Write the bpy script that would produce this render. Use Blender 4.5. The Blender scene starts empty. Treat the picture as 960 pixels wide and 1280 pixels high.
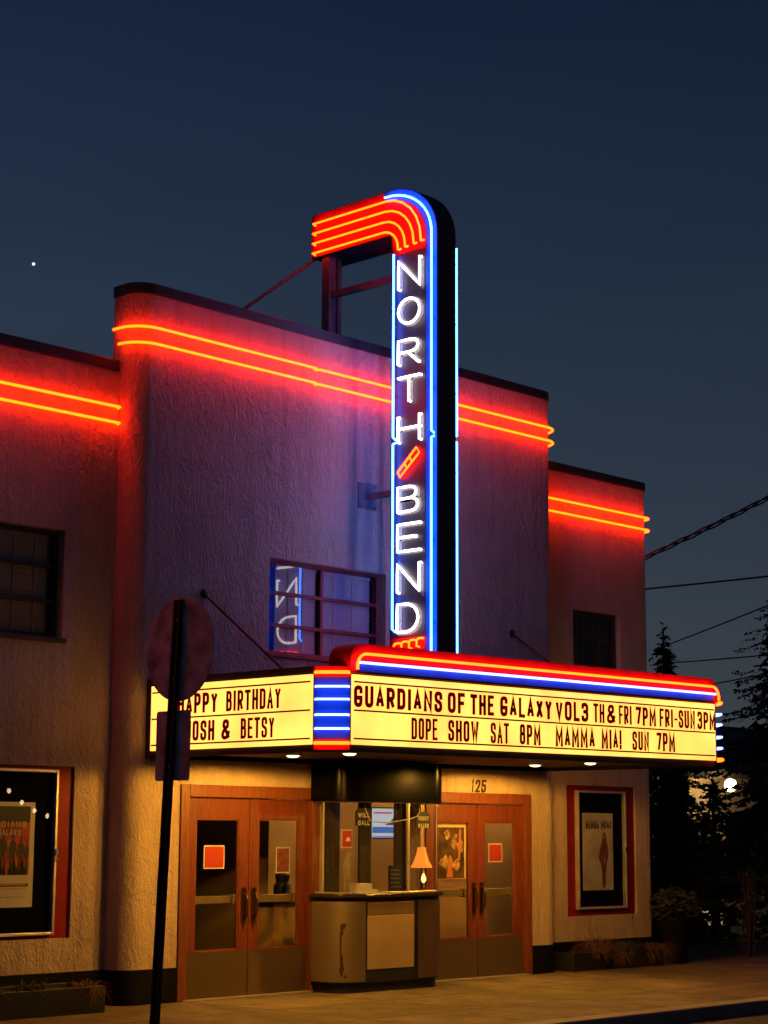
import bpy, math, random
from mathutils import Vector, Matrix

S = bpy.context.scene
COL = S.collection
PI = math.pi
random.seed(7)

# ------------------------------------------------------------------ camera
cam_d = bpy.data.cameras.new("camera")
cam = bpy.data.objects.new("camera", cam_d)
COL.objects.link(cam)
YAW, PITCH, ROLL = math.radians(-46.3603), math.radians(9.7864), math.radians(0.2918)
fw = Vector((-math.sin(YAW), math.cos(YAW), 0)); rt = Vector((math.cos(YAW), math.sin(YAW), 0)); up = Vector((0, 0, 1))
fw, up = math.cos(PITCH) * fw + math.sin(PITCH) * up, math.cos(PITCH) * up - math.sin(PITCH) * fw
rt, up = math.cos(ROLL) * rt + math.sin(ROLL) * up, math.cos(ROLL) * up - math.sin(ROLL) * rt
M3 = Matrix((rt, up, -fw)).transposed()
cam.matrix_world = Matrix.Translation((-12.5188, -14.6319, 1.65)) @ M3.to_4x4()
cam_d.sensor_fit = 'HORIZONTAL'
cam_d.sensor_width = 36.0
cam_d.lens = 36.0 * 2336.09 / 960.0
cam_d.clip_start = 0.1
cam_d.clip_end = 6000
S.camera = cam

# ------------------------------------------------------------------ dusk sky
W = bpy.data.worlds.new("World"); S.world = W; W.use_nodes = True
nt = W.node_tree; nt.nodes.clear()
o_ = nt.nodes.new('ShaderNodeOutputWorld'); bg = nt.nodes.new('ShaderNodeBackground')
tc = nt.nodes.new('ShaderNodeTexCoord'); sx = nt.nodes.new('ShaderNodeSeparateXYZ')
rp = nt.nodes.new('ShaderNodeValToRGB')
nt.links.new(tc.outputs['Generated'], sx.inputs[0]); nt.links.new(sx.outputs['Z'], rp.inputs[0])
els = rp.color_ramp.elements
stops = [(0.0, (0.046, 0.053, 0.060)), (0.08, (0.042, 0.052, 0.064)), (0.16, (0.029, 0.042, 0.064)), (0.24, (0.0205, 0.0325, 0.056)),
         (0.33, (0.0125, 0.0225, 0.046)), (0.42, (0.0072, 0.0145, 0.036)), (0.8, (0.0035, 0.0075, 0.02))]
els[0].position = stops[0][0]; els[0].color = (*stops[0][1], 1)
els[1].position = stops[-1][0]; els[1].color = (*stops[-1][1], 1)
for p_, c_ in stops[1:-1]:
    e = els.new(p_); e.color = (*c_, 1)
az = nt.nodes.new('ShaderNodeMapRange'); az.inputs[1].default_value = .52; az.inputs[2].default_value = .90; az.inputs[3].default_value = 1.22; az.inputs[4].default_value = .90
nt.links.new(sx.outputs['X'], az.inputs[0])
aw = nt.nodes.new('ShaderNodeMapRange'); aw.inputs[1].default_value = -.7; aw.inputs[2].default_value = .42; aw.inputs[3].default_value = 1.35; aw.inputs[4].default_value = 1.0
nt.links.new(sx.outputs['X'], aw.inputs[0])
nzs = nt.nodes.new('ShaderNodeTexNoise'); nzs.inputs['Scale'].default_value = 3.0; nzs.inputs['Detail'].default_value = 5
mps = nt.nodes.new('ShaderNodeMapping'); mps.inputs['Scale'].default_value = (1, 1, 4)
nt.links.new(tc.outputs['Generated'], mps.inputs[0]); nt.links.new(mps.outputs[0], nzs.inputs[0])
nv = nt.nodes.new('ShaderNodeMapRange'); nv.inputs[1].default_value = .3; nv.inputs[2].default_value = .7; nv.inputs[3].default_value = .94; nv.inputs[4].default_value = 1.06
nt.links.new(nzs.outputs[0], nv.inputs[0])
m1_ = nt.nodes.new('ShaderNodeMath'); m1_.operation = 'MULTIPLY'; m2_ = nt.nodes.new('ShaderNodeMath'); m2_.operation = 'MULTIPLY'
nt.links.new(az.outputs[0], m1_.inputs[0]); nt.links.new(aw.outputs[0], m1_.inputs[1]); nt.links.new(m1_.outputs[0], m2_.inputs[0]); nt.links.new(nv.outputs[0], m2_.inputs[1])
nt.links.new(m2_.outputs[0], bg.inputs[1])
nt.links.new(rp.outputs[0], bg.inputs[0])
nt.links.new(bg.outputs[0], o_.inputs[0])

S.view_settings.view_transform = 'Standard'
S.view_settings.look = 'None'
S.view_settings.exposure = 0.0
S.view_settings.gamma = 1.0
S.render.engine = 'CYCLES'
S.cycles.use_denoising = True
try:
    S.cycles.denoiser = 'OPENIMAGEDENOISE'
except Exception:
    pass
S.cycles.max_bounces = 6
S.cycles.sample_clamp_indirect = 4.0
S.cycles.caustics_reflective = False
S.cycles.caustics_refractive = False

# light strengths
NEON_RED = ((1.0, 0.0190, 0.0004), 34.0)
NEON_BLUE = ((0.022, 0.14, 1.0), 30.0)
NEON_WHITE = ((1.0, 0.90, 0.90), 6.5)
PANEL = ((1.0, 0.425, 0.072), 2.4)
DOWN_W = 185.0

# ------------------------------------------------------------------ materials
def mat(name, color, rough=0.8, metal=0.0, bump=None, var=None, spec=0.4, coat=0.0, scale_z=1.0):
    m = bpy.data.materials.new(name); m.use_nodes = True
    n = m.node_tree; b = n.nodes['Principled BSDF']
    b.inputs['Base Color'].default_value = (*color, 1); b.inputs['Roughness'].default_value = rough
    b.inputs['Metallic'].default_value = metal
    b.inputs['Specular IOR Level'].default_value = spec
    if coat: b.inputs['Coat Weight'].default_value = coat
    t = n.nodes.new('ShaderNodeTexCoord'); mp = n.nodes.new('ShaderNodeMapping')
    mp.inputs['Scale'].default_value = (1, 1, scale_z)
    n.links.new(t.outputs['Object'], mp.inputs[0])
    if var:  # (scale, amount)
        nz = n.nodes.new('ShaderNodeTexNoise'); nz.inputs['Scale'].default_value = var[0]; nz.inputs['Detail'].default_value = 6
        cr = n.nodes.new('ShaderNodeValToRGB')
        a = 1 - var[1]
        cr.color_ramp.elements[0].position = 0.3; cr.color_ramp.elements[0].color = (color[0] * a, color[1] * a, color[2] * a, 1)
        cr.color_ramp.elements[1].position = 0.7; cr.color_ramp.elements[1].color = (min(1, color[0] * (1 + var[1] * .5)), min(1, color[1] * (1 + var[1] * .5)), min(1, color[2] * (1 + var[1] * .5)), 1)
        n.links.new(mp.outputs[0], nz.inputs[0]); n.links.new(nz.outputs[0], cr.inputs[0]); n.links.new(cr.outputs[0], b.inputs['Base Color'])
        rr = n.nodes.new('ShaderNodeMapRange'); rr.inputs[3].default_value = max(0, rough - .08); rr.inputs[4].default_value = min(1, rough + .08)
        n.links.new(nz.outputs[0], rr.inputs[0]); n.links.new(rr.outputs[0], b.inputs['Roughness'])
    if bump:  # (scale, strength, distance)
        nb = n.nodes.new('ShaderNodeTexNoise'); nb.inputs['Scale'].default_value = bump[0]; nb.inputs['Detail'].default_value = 8; nb.inputs['Roughness'].default_value = .6
        bp = n.nodes.new('ShaderNodeBump'); bp.inputs['Strength'].default_value = bump[1]; bp.inputs['Distance'].default_value = bump[2]
        n.links.new(mp.outputs[0], nb.inputs[0]); n.links.new(nb.outputs[0], bp.inputs['Height']); n.links.new(bp.outputs[0], b.inputs['Normal'])
    return m

def emis(name, color, strength):
    m = bpy.data.materials.new(name); m.use_nodes = True
    n = m.node_tree; b = n.nodes['Principled BSDF']
    b.inputs['Base Color'].default_value = (0.02, 0.02, 0.02, 1)
    b.inputs['Emission Color'].default_value = (*color, 1); b.inputs['Emission Strength'].default_value = strength
    return m

def glass_mat(name, tint=(1, 1, 1), ior=1.55, gain=1.5):
    m = bpy.data.materials.new(name); m.use_nodes = True
    n = m.node_tree; n.nodes.clear()
    o = n.nodes.new('ShaderNodeOutputMaterial'); mx = n.nodes.new('ShaderNodeMixShader')
    tr = n.nodes.new('ShaderNodeBsdfTransparent'); tr.inputs[0].default_value = (*tint, 1)
    gl = n.nodes.new('ShaderNodeBsdfGlossy'); gl.inputs['Roughness'].default_value = 0.0
    fr = n.nodes.new('ShaderNodeFresnel'); ge = n.nodes.new('ShaderNodeNewGeometry'); ir = n.nodes.new('ShaderNodeMapRange')
    ir.inputs[3].default_value = ior; ir.inputs[4].default_value = 1 / ior
    n.links.new(ge.outputs['Backfacing'], ir.inputs[0]); n.links.new(ir.outputs[0], fr.inputs[0])
    mm = n.nodes.new('ShaderNodeMath'); mm.operation = 'MULTIPLY'; mm.inputs[1].default_value = gain; mm.use_clamp = True
    n.links.new(fr.outputs[0], mm.inputs[0]); n.links.new(mm.outputs[0], mx.inputs[0])
    n.links.new(tr.outputs[0], mx.inputs[1]); n.links.new(gl.outputs[0], mx.inputs[2]); n.links.new(mx.outputs[0], o.inputs[0])
    return m

def stucco_mat(name, color):
    m = bpy.data.materials.new(name); m.use_nodes = True
    n = m.node_tree; b = n.nodes['Principled BSDF']; L = n.links
    b.inputs['Roughness'].default_value = .85; b.inputs['Specular IOR Level'].default_value = .25
    t = n.nodes.new('ShaderNodeTexCoord'); mp = n.nodes.new('ShaderNodeMapping'); mp.inputs['Scale'].default_value = (1.0, 1.0, .55)
    L.new(t.outputs['Object'], mp.inputs[0])
    wob = n.nodes.new('ShaderNodeTexNoise'); wob.inputs['Scale'].default_value = 5; wob.inputs['Detail'].default_value = 3
    L.new(mp.outputs[0], wob.inputs[0])
    mixv = n.nodes.new('ShaderNodeMix'); mixv.data_type = 'VECTOR'; mixv.inputs[0].default_value = .12
    L.new(mp.outputs[0], mixv.inputs[4]); L.new(wob.outputs['Color'], mixv.inputs[5])
    n1 = n.nodes.new('ShaderNodeTexNoise'); n1.inputs['Scale'].default_value = 17; n1.inputs['Detail'].default_value = 7; n1.inputs['Roughness'].default_value = .62; n1.inputs['Distortion'].default_value = .8
    L.new(mixv.outputs[1], n1.inputs[0])
    n2 = n.nodes.new('ShaderNodeTexNoise'); n2.inputs['Scale'].default_value = 60; n2.inputs['Detail'].default_value = 3
    L.new(mp.outputs[0], n2.inputs[0])
    ad = n.nodes.new('ShaderNodeMath'); ad.operation = 'MULTIPLY_ADD'; ad.inputs[1].default_value = .25
    L.new(n2.outputs[0], ad.inputs[0]); L.new(n1.outputs[0], ad.inputs[2])
    bp = n.nodes.new('ShaderNodeBump'); bp.inputs['Strength'].default_value = 1.0; bp.inputs['Distance'].default_value = .05
    L.new(ad.outputs[0], bp.inputs['Height']); L.new(bp.outputs[0], b.inputs['Normal'])
    n3 = n.nodes.new('ShaderNodeTexNoise'); n3.inputs['Scale'].default_value = .9; n3.inputs['Detail'].default_value = 8; n3.inputs['Roughness'].default_value = .65
    L.new(t.outputs['Object'], n3.inputs[0])
    cr = n.nodes.new('ShaderNodeValToRGB')
    cr.color_ramp.elements[0].position = .3; cr.color_ramp.elements[0].color = (color[0] * .72, color[1] * .70, color[2] * .68, 1)
    cr.color_ramp.elements[1].position = .62; cr.color_ramp.elements[1].color = (*color, 1)
    L.new(n3.outputs[0], cr.inputs[0])
    ms = n.nodes.new('ShaderNodeMapping'); ms.inputs['Scale'].default_value = (5.5, 5.5, .22); L.new(t.outputs['Object'], ms.inputs[0])
    n4 = n.nodes.new('ShaderNodeTexNoise'); n4.inputs['Scale'].default_value = 1.3; n4.inputs['Detail'].default_value = 7; n4.inputs['Roughness'].default_value = .7; L.new(ms.outputs[0], n4.inputs[0])
    c4 = n.nodes.new('ShaderNodeValToRGB'); c4.color_ramp.elements[0].position = .34; c4.color_ramp.elements[0].color = (.62, .60, .58, 1); c4.color_ramp.elements[1].position = .5; c4.color_ramp.elements[1].color = (1, 1, 1, 1)
    L.new(n4.outputs[0], c4.inputs[0])
    mu = n.nodes.new('ShaderNodeMix'); mu.data_type = 'RGBA'; mu.blend_type = 'MULTIPLY'; mu.inputs[0].default_value = .5
    L.new(cr.outputs[0], mu.inputs[6]); L.new(c4.outputs[0], mu.inputs[7]); L.new(mu.outputs[2], b.inputs['Base Color'])
    return m

def wood_mat(name, color):
    m = bpy.data.materials.new(name); m.use_nodes = True
    n = m.node_tree; b = n.nodes['Principled BSDF']; L = n.links
    b.inputs['Roughness'].default_value = .45
    t = n.nodes.new('ShaderNodeTexCoord'); mp = n.nodes.new('ShaderNodeMapping'); mp.inputs['Scale'].default_value = (14, 14, 1.2)
    L.new(t.outputs['Object'], mp.inputs[0])
    nz = n.nodes.new('ShaderNodeTexNoise'); nz.inputs['Scale'].default_value = 2.5; nz.inputs['Detail'].default_value = 7; nz.inputs['Distortion'].default_value = 1.2
    L.new(mp.outputs[0], nz.inputs[0])
    cr = n.nodes.new('ShaderNodeValToRGB')
    cr.color_ramp.elements[0].position = .3; cr.color_ramp.elements[0].color = (color[0] * .6, color[1] * .55, color[2] * .5, 1)
    cr.color_ramp.elements[1].position = .7; cr.color_ramp.elements[1].color = (color[0] * 1.2, color[1] * 1.2, color[2] * 1.2, 1)
    L.new(nz.outputs[0], cr.inputs[0]); L.new(cr.outputs[0], b.inputs['Base Color'])
    return m

STUCCO = stucco_mat("stucco", (0.53, 0.395, 0.295))
BLACK = mat("black_paint", (0.012, 0.011, 0.011), .5, var=(6, .4))
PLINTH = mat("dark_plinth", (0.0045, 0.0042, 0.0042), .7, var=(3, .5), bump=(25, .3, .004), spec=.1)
COPING = mat("coping_metal", (0.035, 0.028, 0.028), .5, .3, var=(3, .4))
REDPAINT = mat("red_paint", (0.22, 0.007, 0.008), .55, var=(4, .3), spec=.15)
BLUEPAINT = mat("blue_paint", (0.012, 0.14, 0.55), .5, var=(5, .2), spec=.08)
CABINET = mat("sign_cabinet", (0.018, 0.016, 0.022), .5, var=(4, .4), bump=(18, .15, .01))
FACE = mat("sign_face", (0.028, 0.022, 0.038), .45, var=(7, .35))
LETTERPAINT = mat("letter_paint", (0.20, 0.195, 0.185), .55, var=(25, .5))
BRACKET = mat("bracket_steel", (0.16, 0.15, 0.16), .6, var=(8, .4))
FRAMEST = mat("frame_steel", (0.06, 0.055, 0.07), .6, var=(8, .4))
BLINDD = mat("blind_beige", (0.30, 0.21, 0.13), .7, spec=.1)
N_RED = emis("neon_red", *NEON_RED)
N_BLUE = emis("neon_blue", *NEON_BLUE)
N_WHITE = emis("neon_white", *NEON_WHITE)
N_BAR = emis("neon_bar", (0.14, 0.20, 1.0), 8.0)
HOLDER = mat("tube_holder", (0.10, 0.08, 0.08), .4)
PLATE = bpy.data.materials.new("letter_plate"); PLATE.use_nodes = True
_n = PLATE.node_tree; _n.nodes.clear(); _o = _n.nodes.new('ShaderNodeOutputMaterial'); _t = _n.nodes.new('ShaderNodeBsdfTransparent'); _t.inputs[0].default_value = (.97, .92, .86, 1); _n.links.new(_t.outputs[0], _o.inputs[0])
LETTERRED = bpy.data.materials.new("letter_maroon"); LETTERRED.use_nodes = True
_n = LETTERRED.node_tree; _n.nodes.clear()
_o = _n.nodes.new('ShaderNodeOutputMaterial'); _m = _n.nodes.new('ShaderNodeMixShader'); _m.inputs[0].default_value = .22
_d = _n.nodes.new('ShaderNodeBsdfDiffuse'); _d.inputs[0].default_value = (.08, .004, .004, 1); _t = _n.nodes.new('ShaderNodeBsdfTransparent'); _t.inputs[0].default_value = (.9, .06, .05, 1)
_n.links.new(_d.outputs[0], _m.inputs[1]); _n.links.new(_t.outputs[0], _m.inputs[2]); _n.links.new(_m.outputs[0], _o.inputs[0])
RAIL = mat("panel_rail", (0.42, 0.30, 0.10), .4)
WOOD = wood_mat("door_wood", (0.145, 0.030, 0.009))
TRIMWOOD = wood_mat("frame_wood", (0.165, 0.045, 0.014))
KICK = mat("kick_plate", (0.20, 0.135, 0.07), .30, .7, bump=(60, .05, .002), scale_z=.06)
KICK.node_tree.nodes['Principled BSDF'].inputs['Anisotropic'].default_value = .95
KICK.node_tree.nodes['Principled BSDF'].inputs['Anisotropic Rotation'].default_value = .25
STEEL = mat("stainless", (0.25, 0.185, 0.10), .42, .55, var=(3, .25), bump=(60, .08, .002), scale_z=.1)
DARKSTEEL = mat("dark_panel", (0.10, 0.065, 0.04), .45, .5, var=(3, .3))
CHROME = mat("chrome", (0.7, 0.66, 0.6), .18, 1.0)
BRONZE = mat("bronze_handle", (0.10, 0.055, 0.025), .35, .9)
ALU = mat("aluminium", (0.62, 0.56, 0.50), .42, .6, var=(8, .2))
GLASS = glass_mat("glass")
GLASSW = glass_mat("window_glass", (.92, .92, .95), 1.55, 1.4)
GLASSD = glass_mat("side_window_glass", (.92, .92, .92), 1.45, .8)
GLASSP = glass_mat("poster_glass", (.85, .85, .85), 1.5, 1.0)
BLIND = mat("blind_slat", (0.52, 0.46, 0.42), .7, spec=.1)
SASH = mat("steel_sash", (0.26, 0.03, 0.03), .6, var=(9, .4))
SASHD = mat("dark_sash", (0.045, 0.022, 0.016), .55, var=(9, .4))
TAN = mat("lobby_tan", (0.42, 0.26, 0.10), .8, var=(2, .12))
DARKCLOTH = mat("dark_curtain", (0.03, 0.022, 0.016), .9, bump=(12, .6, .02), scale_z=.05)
CARPET = mat("lobby_carpet", (0.06, 0.02, 0.015), .95, var=(20, .4))
PANELWHITE = mat("booth_panel", (0.36, 0.25, 0.135), .45, var=(3, .15))
PANELGREY = mat("booth_drawer", (0.17, 0.11, 0.06), .45, var=(3, .15))
GLOSSBLACK = mat("gloss_black", (0.0018, 0.0015, 0.0014), .2, 0, spec=.055)
COUNTER = mat("counter_top", (0.03, 0.018, 0.012), .22, var=(10, .4))
SIGNBACK = mat("sign_back", (0.36, 0.43, 0.40), .6, 0, var=(7, .55), bump=(30, .1, .003))
POST = mat("sign_post", (0.035, 0.03, 0.03), .6, .4, var=(12, .4))
BARK = mat("bark", (0.05, 0.035, 0.022), .95, bump=(15, .8, .03))
NEEDLE = mat("needles", (0.025, 0.04, 0.018), .9, var=(3, .4))
LEAF = mat("leaf", (0.022, 0.026, 0.010), .8, var=(5, .5))
DRYGRASS = mat("dry_grass", (0.13, 0.062, 0.028), .85, var=(6, .4))
GREENGRASS = mat("green_blade", (0.055, 0.06, 0.02), .8, var=(6, .4))
TERRA = mat("pot_dark", (0.006, 0.005, 0.004), .8, var=(6, .3), spec=.1)
WIRE = mat("cable", (0.012, 0.010, 0.012), .7)
TIMBER = mat("pole_timber", (0.07, 0.045, 0.03), .9, bump=(10, .5, .01), scale_z=.1)
SIDING = mat("siding", (0.50, 0.36, 0.20), .75, var=(3, .2))
ROOFING = mat("roof_dark", (0.03, 0.025, 0.025), .9, bump=(14, .5, .02))
PAPERWHITE = mat("paper_white", (0.62, 0.57, 0.50), .7, var=(6, .12))
PAPERRED = mat("paper_red", (0.36, 0.030, 0.016), .7, var=(4, .15))
INKBLACK = mat("ink_black", (0.012, 0.010, 0.010), .6, var=(10, .4))
FELT = mat("black_felt", (0.0035, 0.003, 0.003), .95, spec=.03)
INKRED = mat("ink_red", (0.42, 0.045, 0.02), .6, var=(9, .8))
INKBROWN = mat("ink_brown", (0.20, 0.06, 0.03), .6, var=(14, .7))
INKGREY = mat("ink_grey", (0.30, 0.26, 0.22), .6, var=(12, .4))
RUST = mat("rust_stain", (0.055, 0.018, 0.008), .85, var=(30, .5))
SHADE = emis("lamp_shade", (1.0, 0.24, 0.02), 1.15)
BULB = emis("bulb", (1.0, 0.62, 0.16), 2.6)
LENS = emis("downlight_lens", (1.0, 0.72, 0.36), 5.0)

def ground_mat(name, color, joints=None, tint=.35):
    m = mat(name, color, .85, var=(2.2, tint), bump=(55, .35, .004))
    if joints:
        n = m.node_tree; L = n.links; b = n.nodes['Principled BSDF']
        t = n.nodes.new('ShaderNodeTexCoord')
        br = n.nodes.new('ShaderNodeTexBrick'); br.offset = 0; br.inputs['Scale'].default_value = 1
        br.inputs['Brick Width'].default_value = joints[0]; br.inputs['Row Height'].default_value = joints[1]
        br.inputs['Mortar Size'].default_value = .014; br.inputs['Color1'].default_value = (1, 1, 1, 1); br.inputs['Color2'].default_value = (.72, .71, .70, 1)
        br.inputs['Mortar'].default_value = (.16, .15, .14, 1)
        L.new(t.outputs['Object'], br.inputs[0])
        src = b.inputs['Base Color'].links[0].from_socket
        # large soft wear
        nz = n.nodes.new('ShaderNodeTexNoise'); nz.inputs['Scale'].default_value = .7; nz.inputs['Detail'].default_value = 5
        cr = n.nodes.new('ShaderNodeValToRGB'); cr.color_ramp.elements[0].position = .35; cr.color_ramp.elements[0].color = (.6, .58, .55, 1); cr.color_ramp.elements[1].position = .6
        L.new(t.outputs['Object'], nz.inputs[0]); L.new(nz.outputs[0], cr.inputs[0])
        g1 = n.nodes.new('ShaderNodeTexVoronoi'); g1.inputs['Scale'].default_value = 3.2; L.new(t.outputs['Object'], g1.inputs[0])
        g2 = n.nodes.new('ShaderNodeMapRange'); g2.inputs[1].default_value = .07; g2.inputs[2].default_value = .10; g2.inputs[3].default_value = .45; g2.inputs[4].default_value = 1.0; L.new(g1.outputs['Distance'], g2.inputs[0])
        ns = n.nodes.new('ShaderNodeTexNoise'); ns.inputs['Scale'].default_value = 2.6; ns.inputs['Detail'].default_value = 9; ns.inputs['Roughness'].default_value = .75; L.new(t.outputs['Object'], ns.inputs[0])
        n2_ = n.nodes.new('ShaderNodeMapRange'); n2_.inputs[1].default_value = .38; n2_.inputs[2].default_value = .5; n2_.inputs[3].default_value = .55; n2_.inputs[4].default_value = 1.0; L.new(ns.outputs[0], n2_.inputs[0])
        gm = n.nodes.new('ShaderNodeMath'); gm.operation = 'MULTIPLY'; L.new(g2.outputs[0], gm.inputs[0]); L.new(n2_.outputs[0], gm.inputs[1])
        m0 = n.nodes.new('ShaderNodeMix'); m0.data_type = 'RGBA'; m0.blend_type = 'MULTIPLY'; m0.inputs[0].default_value = 1; L.new(src, m0.inputs[6]); L.new(gm.outputs[0], m0.inputs[7]); src = m0.outputs[2]
        m1 = n.nodes.new('ShaderNodeMix'); m1.data_type = 'RGBA'; m1.blend_type = 'MULTIPLY'; m1.inputs[0].default_value = 1
        m2 = n.nodes.new('ShaderNodeMix'); m2.data_type = 'RGBA'; m2.blend_type = 'MULTIPLY'; m2.inputs[0].default_value = 1
        L.new(src, m1.inputs[6]); L.new(br.outputs[0], m1.inputs[7]); L.new(m1.outputs[2], m2.inputs[6]); L.new(cr.outputs[0], m2.inputs[7])
        L.new(m2.outputs[2], b.inputs['Base Color'])
    return m
CONCRETE = ground_mat("sidewalk_concrete", (0.185, 0.138, 0.092), (1.52, 1.25))
KERBM = ground_mat("kerb_concrete", (0.22, 0.20, 0.18))
ASPHALT = ground_mat("asphalt", (0.05, 0.048, 0.047))
SOIL = ground_mat("dark_soil", (0.04, 0.035, 0.025))

# ------------------------------------------------------------------ mesh helpers
class MB:
    def __init__(s): s.v = []; s.f = []
    def add(s, vs, fs):
        k = len(s.v); s.v += [tuple(p) for p in vs]; s.f += [tuple(i + k for i in f) for f in fs]; return s
    def quad(s, a, b, c, d): return s.add([a, b, c, d], [(0, 1, 2, 3)])
    def box(s, x0, x1, y0, y1, z0, z1):
        return s.add([(x0, y0, z0), (x1, y0, z0), (x1, y1, z0), (x0, y1, z0), (x0, y0, z1), (x1, y0, z1), (x1, y1, z1), (x0, y1, z1)],
                     [(3, 2, 1, 0), (4, 5, 6, 7), (0, 1, 5, 4), (1, 2, 6, 5), (2, 3, 7, 6), (3, 0, 4, 7)])
    def tube(s, pts, r, n=8, r2=None, caps=True):
        P = [Vector(p) for p in pts]; N = len(P)
        T = []
        for i in range(N):
            d = (P[min(i + 1, N - 1)] - P[max(i - 1, 0)])
            T.append(d.normalized() if d.length > 1e-9 else Vector((0, 0, 1)))
        a = T[0].orthogonal().normalized(); k0 = len(s.v)
        for i in range(N):
            a = (a - T[i] * a.dot(T[i])); a = a.normalized() if a.length > 1e-6 else T[i].orthogonal().normalized()
            b = T[i].cross(a); rr = r if r2 is None else r + (r2 - r) * i / max(1, N - 1)
            for j in range(n):
                t = 2 * PI * j / n
                s.v.append(tuple(P[i] + (a * math.cos(t) + b * math.sin(t)) * rr))
        for i in range(N - 1):
            for j in range(n):
                q = k0 + i * n; s.f.append((q + j, q + (j + 1) % n, q + n + (j + 1) % n, q + n + j))
        if caps:
            s.f.append(tuple(k0 + j for j in reversed(range(n)))); s.f.append(tuple(k0 + (N - 1) * n + j for j in range(n)))
        return s
    def prism(s, poly, f0, f1):
        """poly: list of 2D points; f0/f1 map a 2D point to 3D on the two faces."""
        n = len(poly); a = [f0(p) for p in poly]; b = [f1(p) for p in poly]
        return s.add(a + b, [tuple(reversed(range(n))), tuple(range(n, 2 * n))] + [(i, (i + 1) % n, n + (i + 1) % n, n + i) for i in range(n)])
    def lathe(s, prof, c, n=20, axis='z'):
        k = len(s.v)
        for r, h in prof:
            for j in range(n):
                t = 2 * PI * j / n; a, b = r * math.cos(t), r * math.sin(t)
                s.v.append((c[0] + a, c[1] + b, c[2] + h) if axis == 'z' else (c[0] + h, c[1] + a, c[2] + b) if axis == 'x' else (c[0] + a, c[1] + h, c[2] + b))
        for i in range(len(prof) - 1):
            for j in range(n):
                s.f.append((k + i * n + j, k + i * n + (j + 1) % n, k + (i + 1) * n + (j + 1) % n, k + (i + 1) * n + j))
        s.f.append(tuple(k + j for j in reversed(range(n)))); s.f.append(tuple(k + (len(prof) - 1) * n + j for j in range(n)))
        return s

ORG = {}
def obj(name, mb, m, parent=None, smooth=False, bevel=0):
    off = ORG.get(parent.name, Vector((0, 0, 0))) if parent else Vector((0, 0, 0))
    me = bpy.data.meshes.new(name)
    me.from_pydata([tuple(Vector(v) - off) for v in mb.v], [], mb.f)
    me.validate(); me.update()
    o = bpy.data.objects.new(name, me); COL.objects.link(o)
    me.materials.append(m)
    if smooth:
        for p in me.polygons: p.use_smooth = True
        try: me.set_sharp_from_angle(angle=math.radians(40))
        except Exception: pass
    if bevel:
        bv = o.modifiers.new("bevel", 'BEVEL'); bv.width = bevel; bv.segments = 2; bv.limit_method = 'ANGLE'; bv.angle_limit = math.radians(40)
    if parent: o.parent = parent
    ORG[o.name] = off
    return o

def thing(name, label, cat, loc=(0, 0, 0), group=None):
    o = bpy.data.objects.new(name, None); COL.objects.link(o); o.location = loc
    o['label'] = label; o['category'] = cat
    if group: o['group'] = group
    o.empty_display_size = .2
    ORG[o.name] = Vector(loc); return o

def tag(o, label, cat, group=None):
    o['label'] = label; o['category'] = cat
    if group: o['group'] = group
    return o

def struct(name, mb, m, kind='structure', **k):
    o = obj(name, mb, m, **k); o['kind'] = kind; return o

def recenter(o, loc):
    d = Vector(loc)
    for v in o.data.vertices: v.co -= d
    o.location = d; return o

def arc(cx, cy, rx, ry, a0, a1, n):
    return [(cx + rx * math.cos(math.radians(a0 + (a1 - a0) * i / n)), cy + ry * math.sin(math.radians(a0 + (a1 - a0) * i / n))) for i in range(n + 1)]

def dens(pts, step=.25):
    out = [pts[0]]
    for a, b in zip(pts, pts[1:]):
        L = (Vector(b) - Vector(a)).length; k = max(1, int(L / step))
        for i in range(1, k + 1): out.append(tuple(Vector(a).lerp(Vector(b), i / k)))
    return out

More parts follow.
